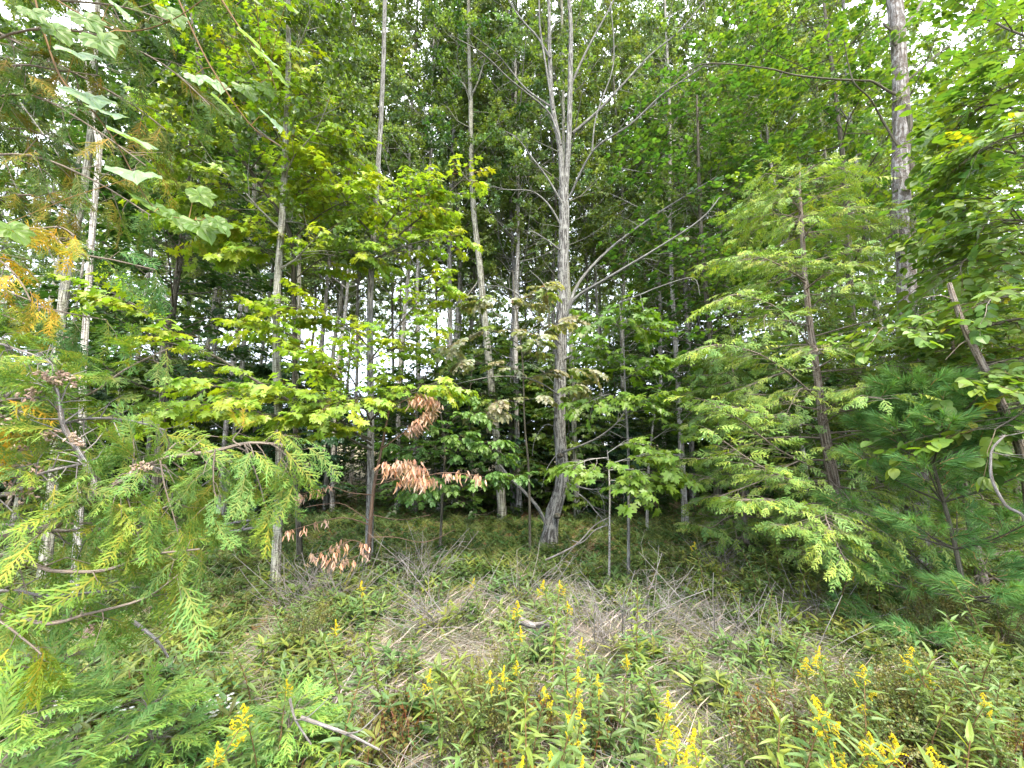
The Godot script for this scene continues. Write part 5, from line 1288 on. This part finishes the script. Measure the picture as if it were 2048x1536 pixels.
	for q in [[Vector3(5.15, 2.4, -3.6), Vector3(4.72, 2.71, -3.7), Vector3(4.35, 2.66, -3.7), Vector3(3.87, 2.59, -3.6), Vector3(3.51, 2.58, -3.5), Vector3(3.09, 2.55, -3.4)], [Vector3(5.15, 2.2, -3.6), Vector3(4.36, 2.28, -3.4), Vector3(4.11, 2.28, -3.4), Vector3(3.7, 2.18, -3.3), Vector3(3.38, 2.08, -3.2)], [Vector3(5.15, 3, -3.6), Vector3(4.78, 3.24, -3.6), Vector3(4.43, 3.34, -3.6), Vector3(4.1, 3.24, -3.6), Vector3(3.93, 3.06, -3.5)], [Vector3(5.15, 3.3, -3.6), Vector3(4.86, 3.72, -3.6), Vector3(4.64, 3.89, -3.7), Vector3(4.54, 3.95, -3.8), Vector3(4.32, 3.79, -3.8)], [Vector3(5.1, 3.8, -3.6), Vector3(4.94, 4.18, -3.6), Vector3(4.72, 4.41, -3.7), Vector3(4.65, 4.48, -3.8), Vector3(4.51, 4.34, -3.9)], [Vector3(5.1, 4.2, -3.6), Vector3(5.03, 4.64, -3.6), Vector3(4.88, 4.98, -3.8), Vector3(4.79, 5.01, -3.9), Vector3(4.7, 4.92, -4)], [Vector3(5.1, 4.6, -3.6), Vector3(5.25, 5.22, -3.7), Vector3(4.96, 5.15, -3.8), Vector3(4.82, 5.19, -3.9)], [Vector3(5.1, 5, -3.6), Vector3(5.31, 5.56, -3.7), Vector3(5.17, 5.85, -3.8), Vector3(5.1, 6.32, -4), Vector3(5.14, 6.58, -4)], [Vector3(5.1, 2, -3.6), Vector3(3.92, 1.92, -3.1), Vector3(3.63, 1.8, -3), Vector3(3.32, 1.69, -2.9)], [Vector3(5.15, 2.8, -3.6), Vector3(4.42, 2.84, -3.3), Vector3(4, 2.76, -3.2), Vector3(3.67, 2.69, -3.1)], [Vector3(5.15, 3.2, -3.6), Vector3(4.43, 3.37, -3.3), Vector3(4.23, 3.46, -3.3), Vector3(4.09, 3.47, -3.4)], [Vector3(5.1, 4, -3.6), Vector3(4.57, 4.2, -3.3), Vector3(4.36, 4.25, -3.3), Vector3(4.16, 4.18, -3.4)], [Vector3(5.1, 2.6, -3.6), Vector3(5.39, 3.07, -4.2), Vector3(5.25, 3.37, -4.4), Vector3(4.89, 3.18, -4.5), Vector3(5.01, 3.1, -4.6)], [Vector3(5.1, 2.6, -3.6), Vector3(5.3, 2.54, -4.2), Vector3(5.03, 2.67, -4.3), Vector3(4.7, 2.59, -4.4)]]:
		limb(t, q, 0.016, 0.004, wide)
	for q in [[Vector3(3.79, 2.03, -3.1), Vector3(3.67, 1.97, -3.1), Vector3(3.59, 1.92, -3.1)], [Vector3(4.07, 2.79, -3.4), Vector3(3.94, 2.75, -3.4), Vector3(3.8, 2.68, -3.4)], [Vector3(4.35, 4.23, -3.4), Vector3(4.24, 4.28, -3.4), Vector3(4.16, 4.3, -3.4)]]:
		limb(t, q, 0.004, 0.002, {"n": 2, "w": 0.1, "step": 0.2, "sc": 0.7, "tint": Color(4.2, 2.5, 1.0), "tilt": 0.4})
	finish(t)
	t = tree("alder_tree", "leafy broad-leaved tree filling the gap behind the silver dead trunk", "tree", Vector3(5.6, 0, -6.6), {"kind": "broad", "variant": 1, "bark": "dark_bark", "tints": [Color(1.35, 1.5, 1.8), Color(1.7, 1.65, 1.5), Color(2.0, 1.8, 1.4), Color(1.2, 1.4, 1.9)]})
	path = trunk(t, [Vector3(5.6, 0, -6.6), Vector3(5.5, 3.0, -6.6), Vector3(5.6, 6.0, -6.5), Vector3(5.6, 9.5, -6.5)], 0.08, 0.02, 0.2, 10, 0.3)
	grow(t, path, {"n": 48, "h0": 0.15, "len": 2.4, "taper": 0.4, "pitch": 0.3, "bend": 0.1, "r": 0.016, "limb": {"n": 14, "w": 0.7, "step": 0.2, "hang": 0.25, "tilt": 0.5, "sides": 4, "per": 2}})
	finish(t)
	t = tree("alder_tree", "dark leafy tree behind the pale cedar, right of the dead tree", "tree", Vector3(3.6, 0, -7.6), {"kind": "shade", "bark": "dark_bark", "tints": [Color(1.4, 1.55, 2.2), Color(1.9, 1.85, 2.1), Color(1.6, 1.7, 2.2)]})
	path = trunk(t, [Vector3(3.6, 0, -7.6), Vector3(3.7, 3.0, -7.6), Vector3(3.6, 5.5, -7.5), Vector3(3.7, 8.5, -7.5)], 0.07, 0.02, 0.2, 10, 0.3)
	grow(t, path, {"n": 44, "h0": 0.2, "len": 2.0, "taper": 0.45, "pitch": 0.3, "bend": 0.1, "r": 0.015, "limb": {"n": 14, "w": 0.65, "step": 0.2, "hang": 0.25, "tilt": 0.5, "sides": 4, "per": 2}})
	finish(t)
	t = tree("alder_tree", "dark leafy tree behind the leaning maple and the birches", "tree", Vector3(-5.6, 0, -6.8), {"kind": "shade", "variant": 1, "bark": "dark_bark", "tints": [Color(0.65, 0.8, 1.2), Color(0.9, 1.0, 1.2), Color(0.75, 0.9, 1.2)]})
	path = trunk(t, [Vector3(-5.6, 0, -6.8), Vector3(-5.7, 3.0, -6.8), Vector3(-5.6, 5.5, -6.7), Vector3(-5.7, 8.5, -6.7)], 0.07, 0.02, 0.2, 10, 0.3)
	grow(t, path, {"n": 44, "h0": 0.25, "len": 2.0, "taper": 0.45, "pitch": 0.3, "bend": 0.1, "r": 0.015, "limb": {"n": 14, "w": 0.65, "step": 0.2, "hang": 0.25, "tilt": 0.5, "sides": 4, "per": 2}})
	finish(t)

	# bare broken stem leaning through the leaves
	t = tree("leaning_snag", "bare brown broken stem leaning through the leaves beside the right edge", "snag", [Vector3(3.85, 0.9, -3.2)][0] * Vector3(1, 0, 1), {"bark": "cedar_bark"})
	trunk(t, [Vector3(4, 0, -3.2), Vector3(3.82, 0.52, -3.2), Vector3(3.85, 1.44, -3.2), Vector3(3.77, 1.81, -3.2), Vector3(3.68, 2.12, -3.2), Vector3(3.57, 2.44, -3.2), Vector3(3.51, 2.72, -3.2), Vector3(3.49, 2.86, -3.2)], 0.034, 0.016, 0.25, 9, 0.0)
	limb(t, [Vector3(3.68, 2.12, -3.2), Vector3(3.77, 2.1, -3.2), Vector3(3.83, 1.96, -3.2)], 0.006, 0.002)
	limb(t, [Vector3(3.58, 2.4, -3.2), Vector3(3.5, 2.36, -3.2), Vector3(3.37, 2.24, -3.2)], 0.006, 0.002)
	limb(t, [Vector3(3.51, 2.72, -3.2), Vector3(3.4, 2.76, -3.2), Vector3(3.26, 2.74, -3.2)], 0.005, 0.002)
	finish(t)
	t = tree("hanging_twig", "thin pale bare shoot curving down between pine and right edge", "twig", [Vector3(3.35, 0.95, -2.8)][0] * Vector3(1, 0, 1), {"kind": "broad", "bark": "pale_wood", "tints": [Color(1.0, 1.15, 1.5)], "singles": 40})
	trunk(t, [Vector3(3.4, 0, -2.8), Vector3(3.33, 0.33, -2.8), Vector3(3.33, 1.05, -2.8), Vector3(3.2, 1.2, -2.8), Vector3(3.14, 1.36, -2.8), Vector3(3.15, 1.49, -2.8), Vector3(3.18, 1.57, -2.8), Vector3(3.27, 1.65, -2.8)], 0.012, 0.006, 0.15, 7, 0.0)
	limb(t, [Vector3(3.23, 1.64, -2.8), Vector3(3.3, 1.65, -2.8), Vector3(3.44, 1.68, -2.8)], 0.005, 0.002, {"n": 5, "w": 0.2, "step": 0.2, "sc": 1.1, "tilt": 0.3})
	limb(t, [Vector3(3.17, 1.54, -2.8), Vector3(3.25, 1.52, -2.8), Vector3(3.38, 1.5, -2.8)], 0.004, 0.002, {"n": 4, "w": 0.2, "step": 0.2, "sc": 1.0, "tilt": 0.3})
	finish(t)


func make_herbs() -> void:
	rng.seed = 901
	var everywhere := func(_x: float, _z: float) -> float: return 1.0
	var mid := func(x: float, z: float) -> float: return clampf(1.3 - absf(x - 0.6) / 2.2, 0.05, 1.0) * clampf(1.5 + (z + 2.2) / 2.2, 0.1, 1.0)
	var shade := func(_x: float, z: float) -> float: return smoothstep(3.2, 5.5, -z)
	var patch := func(x: float, z: float) -> float: return smoothstep(-0.05, 0.3, wob.get_noise_2d(x * 12.0, z * 12.0)) * (0.35 if absf(x - 0.3) < 1.5 and z > -4.5 and z < -2.0 else 1.0)
	var edges := func(x: float, z: float) -> float: return 0.85 if absf(x - 0.4) < 1.7 and z > -4.6 and z < -1.8 else 1.0
	sow("grass", "green grass blades growing all over the clearing", "grass", make_tuft(1, 16, 0.28, 0.0036, Color(0.15, 0.2, 0.07), 0.15, 0.08), scatter(7500, -9, 9, 1.1, 9, edges), 0.6, 1.2, [Color(1, 1, 1), Color(0.8, 1.0, 1.0), Color(1.4, 1.2, 1.0)])
	sow("dry_grass", "pale dry straw lying in the middle of the clearing", "dry grass", make_tuft(2, 34, 0.22, 0.0023, Color(0.35, 0.315, 0.295), 0.6, 0.16), scatter(5600, -3.2, 4.5, 1.3, 5.2, mid), 0.9, 1.7, [Color(1, 1, 1), Color(0.75, 0.72, 0.7), Color(1.15, 1.1, 1.1)])
	sow("dead_stems", "grey dead weed stems standing among the grass", "dead stems", make_tuft(3, 7, 0.3, 0.0018, Color(0.40, 0.36, 0.32), 0.45, 0.14), scatter(1500, -4, 5, 1.4, 6, everywhere), 0.6, 1.2, [Color(1, 1, 1), Color(0.7, 0.68, 0.65)])
	sow("ground_cover", "low green leafy weeds covering the shaded ground", "ground cover", make_weed(4, 4, 0.16, OVATE, 0.055, Color(0.06, 0.11, 0.03), Color(0.1, 0.09, 0.04), 7), scatter(3800, -12, 12, 3.0, 12, shade), 0.7, 1.4, [Color(1, 1, 1), Color(0.8, 1, 1), Color(1.3, 1.2, 0.9)])
	sow("clearing_weeds", "small mixed green weeds between the goldenrod stems", "weeds", make_weed(5, 5, 0.22, LANCE, 0.075, Color(0.16, 0.225, 0.07), Color(0.14, 0.1, 0.05), 9), scatter(1800, -6, 6, 1.1, 5.5, patch), 0.7, 1.4, [Color(1, 1, 1), Color(0.8, 1, 1.1), Color(1.3, 1.15, 0.8)])
	sow("leaf_litter", "fallen brown leaves and bits of twig on the ground", "leaf litter", make_litter(6), scatter(2600, -10, 10, 1.2, 11, everywhere), 0.7, 1.3, [Color(1, 1, 1), Color(0.7, 0.7, 0.7)])
	sow("red_moss_weeds", "fine reddish stemmed weeds low in the foreground", "weeds", make_weed(7, 9, 0.2, SMALL, 0.02, Color(0.12, 0.11, 0.03), Color(0.2, 0.08, 0.05), 14), scatter(420, -0.9, 2.6, 1.2, 2.6, patch), 0.7, 1.3, [Color(1, 1, 1), Color(1.3, 0.9, 0.8), Color(0.8, 1.0, 1.0)])

	# goldenrod in flower
	var near_gold := []
	for k in 4:
		near_gold.append(stalk("goldenrod", 0.58, 40, 5, [Color(1, 1, 1), Color(0.9, 1.0, 1.05), Color(1.1, 1.1, 1.0), Color(0.95, 1.05, 1.0)][k], false))
	var far_gold := []
	for k in 3:
		far_gold.append(stalk("goldenrod", 0.52, 40, 2, Color(1, 1, 1), true))
	var flat := Vector3(1, 0, 1)
	var front := []
	for q in [Vector3(0.43, 0.7, -1.49), Vector3(0.42, 0.7, -1.39), Vector3(0.48, 0.7, -1.36), Vector3(0.35, 0.7, -1.38), Vector3(0.28, 0.7, -1.34), Vector3(0.16, 0.7, -1.32), Vector3(0.67, 0.7, -1.43), Vector3(0.6, 0.7, -1.34), Vector3(1.51, 0.7, -1.47), Vector3(1.39, 0.7, -1.4)]:
		front.append(q * flat)
	row(near_gold, front, "bright yellow goldenrod", "goldenrod", "in the front row", "flowering goldenrod", 1.0, 0.08)
	var second := []
	for q in [Vector3(0.18, 0.68, -1.9), Vector3(0.23, 0.68, -1.86), Vector3(0.2, 0.68, -1.69), Vector3(1.11, 0.68, -1.73), Vector3(1.24, 0.68, -1.79), Vector3(1.24, 0.68, -1.72), Vector3(0.98, 0.68, -1.57), Vector3(1.06, 0.68, -1.6), Vector3(0.5, 0.68, -1.78), Vector3(-1.12, 0.68, -1.6), Vector3(-1.13, 0.68, -1.56), Vector3(1.42, 0.68, -1.88)]:
		second.append(q * flat)
	row(near_gold, second, "yellow goldenrod", "goldenrod", "in the second row", "flowering goldenrod", 0.97, 0.1)
	var third := []
	for q in [Vector3(-0.33, 0.64, -2.23), Vector3(-0.21, 0.64, -2.21), Vector3(0, 0.64, -2.14), Vector3(0.11, 0.64, -2.23), Vector3(0.08, 0.64, -2.1), Vector3(0.46, 0.64, -2.5), Vector3(0.43, 0.64, -2.27), Vector3(0.55, 0.64, -2.3), Vector3(1.44, 0.64, -2.23), Vector3(1.58, 0.64, -2.2), Vector3(1.66, 0.64, -2.39), Vector3(2.07, 0.64, -2.3), Vector3(2.11, 0.64, -2.28), Vector3(2.03, 0.64, -2.16), Vector3(1.96, 0.64, -2.06), Vector3(-1.04, 0.64, -1.95), Vector3(-0.99, 0.64, -1.97)]:
		third.append(q * flat)
	row(far_gold, third, "slim yellow goldenrod", "goldenrod", "in the middle row", "flowering goldenrod", 0.95, 0.1)
	var fourth := []
	for q in [Vector3(0.32, 0.62, -3.16), Vector3(0.32, 0.62, -2.85), Vector3(-0.04, 0.62, -2.67), Vector3(0, 0.62, -2.63), Vector3(-1.1, 0.62, -2.66), Vector3(0.26, 0.62, -2.98), Vector3(-0.27, 0.62, -3.71), Vector3(-1.06, 0.62, -3.31), Vector3(1.89, 0.62, -4.34), Vector3(3.43, 0.62, -4.14), Vector3(2.66, 0.62, -3.68)]:
		fourth.append(q * flat)
	row(far_gold, fourth, "small far goldenrod", "goldenrod", "in the back row before the wood", "flowering goldenrod", 1.0, 0.12)

	# leafy stalks not in flower
	var leafy := []
	for k in 4:
		leafy.append(stalk("leafy_weed", 0.56, 44, 0, [Color(1.0, 1.0, 1.0), Color(0.9, 1.0, 1.05), Color(1.25, 1.15, 0.8), Color(0.95, 1.1, 1.2)][k], false))
	var tops := []
	for q in [Vector3(1.14, 0.62, -1.65), Vector3(1.28, 0.62, -1.74), Vector3(0.99, 0.62, -1.71), Vector3(0.96, 0.62, -1.57), Vector3(0.89, 0.62, -1.62), Vector3(0.34, 0.62, -1.77), Vector3(0.39, 0.62, -1.65), Vector3(-0.28, 0.62, -1.77), Vector3(-0.31, 0.62, -1.62), Vector3(0.1, 0.62, -1.65), Vector3(1.42, 0.62, -1.65), Vector3(1.54, 0.62, -1.62), Vector3(1.25, 0.62, -1.52), Vector3(-0.02, 0.62, -1.5), Vector3(-0.16, 0.62, -1.48), Vector3(1.38, 0.62, -1.5), Vector3(-0.58, 0.62, -1.65), Vector3(1.78, 0.62, -1.77), Vector3(1.86, 0.62, -1.71), Vector3(0.59, 0.62, -1.77), Vector3(0.7, 0.62, -1.71), Vector3(2.13, 0.62, -2.02), Vector3(2.29, 0.62, -2.21), Vector3(2.02, 0.62, -1.87), Vector3(-0.43, 0.62, -1.5)]:
		tops.append(q * flat)
	for k in 12:
		var z := R(1.7, 3.0)
		tops.append(Vector3(R(-0.35, 1.15) * z, 0, -z))
	row(leafy, tops, "tall flowerless leafy stalk", "weed", "among the near goldenrods", "leafy stalks", 0.9, 0.35)
	var back_leafy := []
	for k in 3:
		back_leafy.append(stalk("leafy_weed", 0.5, 44, 0, [Color(1.0, 1.0, 1.0), Color(0.9, 1.0, 1.2), Color(1.2, 1.1, 0.8)][k], true))
	var tops2 := []
	for q in [Vector3(-0.29, 0.6, -3.64), Vector3(-0.15, 0.6, -3.38), Vector3(-0.62, 0.6, -2.86), Vector3(-0.45, 0.6, -2.49), Vector3(0.26, 0.6, -3.5), Vector3(0.21, 0.6, -2.49), Vector3(-0.16, 0.6, -2.25), Vector3(1.16, 0.6, -2.86), Vector3(1.07, 0.6, -2.42), Vector3(1.29, 0.6, -2.49), Vector3(1.56, 0.6, -2.7), Vector3(1.85, 0.6, -2.86), Vector3(3.27, 0.6, -3.95), Vector3(0.8, 0.6, -2.42), Vector3(0.68, 0.6, -2.49), Vector3(0.39, 0.6, -2.25), Vector3(1.25, 0.6, -2.95), Vector3(-0.99, 0.6, -3.05), Vector3(-0.75, 0.6, -2.62), Vector3(-0.87, 0.6, -2.42), Vector3(1.31, 0.6, -2.2), Vector3(1.49, 0.6, -2.16), Vector3(1.89, 0.6, -2.25), Vector3(2.42, 0.6, -2.42), Vector3(2.77, 0.6, -2.7), Vector3(-0.96, 0.6, -2.25), Vector3(-1.48, 0.6, -2.62), Vector3(-1.25, 0.6, -2.42), Vector3(0.78, 0.6, -2.16), Vector3(0.99, 0.6, -2.06), Vector3(1.85, 0.6, -2.11), Vector3(-0.78, 0.6, -2.06)]:
		tops2.append(q * flat)
	for k in 22:
		var z := R(3.0, 5.4)
		tops2.append(Vector3(R(-0.55, 1.0) * z, 0, -z))
	row(back_leafy, tops2, "leafy green stalk", "weed", "of those farther back", "leafy stalks", 0.9, 0.35)

	# fine-leaved low shrubs
	var shrub := []
	for k in 3:
		var t := tree("low_shrub", "", "", Vector3.ZERO, {"kind": "twiggy", "variant": k, "bark": "brown_bark", "singles": 60, "tints": [Color(1, 1, 1), Color(1.2, 1.05, 1.0), Color(1.4, 0.95, 0.8)]})
		for j in 12:
			var a := j * 2.4
			var d := Vector3(cos(a) * R(0.2, 0.6), 1, sin(a) * R(0.2, 0.6)) * R(0.3, 0.5)
			limb(t, [Vector3(0, -0.02, 0), d * 0.5, d], 0.004, 0.0015, {"local": true, "n": 4, "w": 0.12, "step": 0.12, "sc": 0.5, "t0": 0.2, "rt": 0.002, "sides": 4, "per": 2, "round": true})
		shrub.append(finish(t))
	var low := []
	for q in [Vector3(-0.06, 0.25, -2.43), Vector3(-0.18, 0.25, -2.27), Vector3(1.82, 0.25, -2.31), Vector3(2.02, 0.25, -2.39), Vector3(2.03, 0.25, -2.27), Vector3(1.57, 0.25, -2.1), Vector3(2.32, 0.25, -2.43), Vector3(3.06, 0.25, -3.45), Vector3(3.39, 0.25, -3.54), Vector3(2.11, 0.25, -2.1), Vector3(1.13, 0.25, -2.04), Vector3(-1.51, 0.25, -3.36), Vector3(3.76, 0.25, -3.45)]:
		low.append(q * flat)
	row(shrub, low, "low brown-stemmed tiny-leaved shrub", "shrub", "in the clearing", "low fine shrubs", 0.72, 0.25)

	# white asters
	var pb := MB.new()
	for k in 9:
		var o := Vector3(R(-0.07, 0.07), R(0.12, 0.24), R(-0.07, 0.07))
		pb.strip(Vector3(o.x * 0.2, 0, o.z * 0.2), o, 0.001, 0.0008, Vector3.RIGHT, Color(0.1, 0.13, 0.04))
		for j in 9:
			var a := j * TAU / 9.0
			pb.strip(o, o + Vector3(cos(a), 0.25, sin(a)) * 0.011, 0.0015, 0.0022, Vector3(-sin(a), 0, cos(a)), Color(0.75, 0.75, 0.78))
	var aster := pb.done(mats.leaf)
	var spots := [Vector3(-1.7, 0.2, -2.52), Vector3(-1.61, 0.2, -2.46), Vector3(-1.55, 0.2, -2.44), Vector3(-1.56, 0.2, -2.5), Vector3(-1.52, 0.2, -2.36), Vector3(-2.49, 0.2, -2.48), Vector3(-2.05, 0.2, -2.44), Vector3(-1.58, 0.2, -2.4), Vector3(-1.48, 0.2, -2.42)]
	for k in spots.size():
		var p: Vector3 = by_x(spots)[k] * flat
		p.y = gh(p.x, p.z)
		var o := part(numbered("aster"), aster, self)
		o.position = p
		o.rotation.y = R(0, TAU)
		tag(o, "tiny white aster clump, %s from the left beside the young cedars" % ordinal(k), "aster", "white asters")


func make_sticks() -> void:
	rng.seed = 951
	# grey brush: clumps of dry bare twigs
	var protos := []
	for k in 3:
		var t := tree("dry_brush", "", "", Vector3.ZERO, {"bark": "pale_wood"})
		for j in 16:
			var a := R(0, TAU)
			var d := Vector3(cos(a) * R(0.4, 1.1), R(0.35, 1.0), sin(a) * R(0.4, 1.1)) * R(0.3, 0.55)
			limb(t, [Vector3(R(-0.1, 0.1), -0.02, R(-0.1, 0.1)), d * 0.5 + RV(0.04), d + RV(0.06)], 0.0035, 0.0015, {"local": true, "n": 5, "w": 0.22, "bare": true, "crook": true, "round": true, "rt": 0.002, "sides": 4, "per": 2})
		protos.append(finish(t))
	var spots := []
	for q in [Vector3(-2.16, 0.2, -4.73), Vector3(-1.81, 0.2, -4.41), Vector3(-1.56, 0.2, -4.26), Vector3(-2.09, 0.2, -4.26), Vector3(-0.95, 0.2, -5.1), Vector3(-1.04, 0.2, -4.73), Vector3(0.8, 0.2, -3.48), Vector3(1.01, 0.2, -3.67), Vector3(1.17, 0.2, -3.78), Vector3(2.56, 0.2, -5.53), Vector3(2.47, 0.2, -5.1), Vector3(0.59, 0.2, -3.39), Vector3(2.69, 0.2, -3.89), Vector3(1.85, 0.2, -3.02), Vector3(1.61, 0.2, -3.48), Vector3(0.08, 0.2, -4.26), Vector3(-0.52, 0.2, -3.78), Vector3(1.79, 0.2, -3.31)]:
		spots.append(q * Vector3(1, 0, 1))
	row(protos, spots, "clump of dry grey bare twigs", "brush", "in the clearing", "dry brush clumps", 1.2, 0.25)
	# single fallen sticks
	var sticks := [["long pale fallen stick lying near the bottom edge", [Vector3(-0.87, 0.48, -1.9), Vector3(-0.68, 0.42, -1.9), Vector3(-0.54, 0.36, -1.9)], 0.008], ["curved pale stem standing by the small young cedar", [Vector3(-0.92, 0.55, -1.9), Vector3(-0.89, 0.47, -1.9), Vector3(-0.82, 0.38, -1.9)], 0.006], ["grey broken stem slanting below the cedar boughs", [Vector3(-1.86, 0.73, -2.2), Vector3(-1.74, 0.65, -2.2), Vector3(-1.67, 0.57, -2.2)], 0.009], ["crooked pale dead branch stuck before the saplings", [Vector3(0.38, 0.28, -5), Vector3(0.72, 0.44, -5), Vector3(0.95, 0.66, -5), Vector3(1.13, 0.75, -5)], 0.01], ["thin pale bent stick hanging beside the thin sapling stem", [Vector3(1.06, 0.7, -4.8), Vector3(0.92, 0.65, -4.8), Vector3(0.77, 0.52, -4.8), Vector3(0.66, 0.54, -4.8)], 0.008], ["weathered log piece lying in the straw", [Vector3(0.06, 0.23, -3.5), Vector3(0.18, 0.19, -3.5), Vector3(0.37, 0.21, -3.5)], 0.03], ["dark fallen branch lying on the shaded ground at left", [Vector3(-4.85, 0.14, -7), Vector3(-4.37, 0.21, -7), Vector3(-3.74, 0.33, -7)], 0.03], ["second fallen branch on the shaded ground, behind the dark one", [Vector3(-5.37, 0.1, -8), Vector3(-4.83, 0.19, -8), Vector3(-4.1, 0.28, -8)], 0.025]]
	for e in sticks:
		var pts: Array = e[1]
		var t := tree("fallen_stick", e[0], "stick", pts[0], {"bark": "pale_wood"})
		for i in pts.size():
			pts[i].y = maxf(pts[i].y, gh(pts[i].x, pts[i].z) + 0.02)
		trunk(t, pts, e[2], e[2] * 0.5, 0.2, 7, 0.0, "stem")
		limb(t, [pts[1], pts[1] + Vector3(0.08, 0.05, 0.06), pts[1] + Vector3(0.16, 0.12, 0.05)], e[2] * 0.5, e[2] * 0.2)
		finish(t)
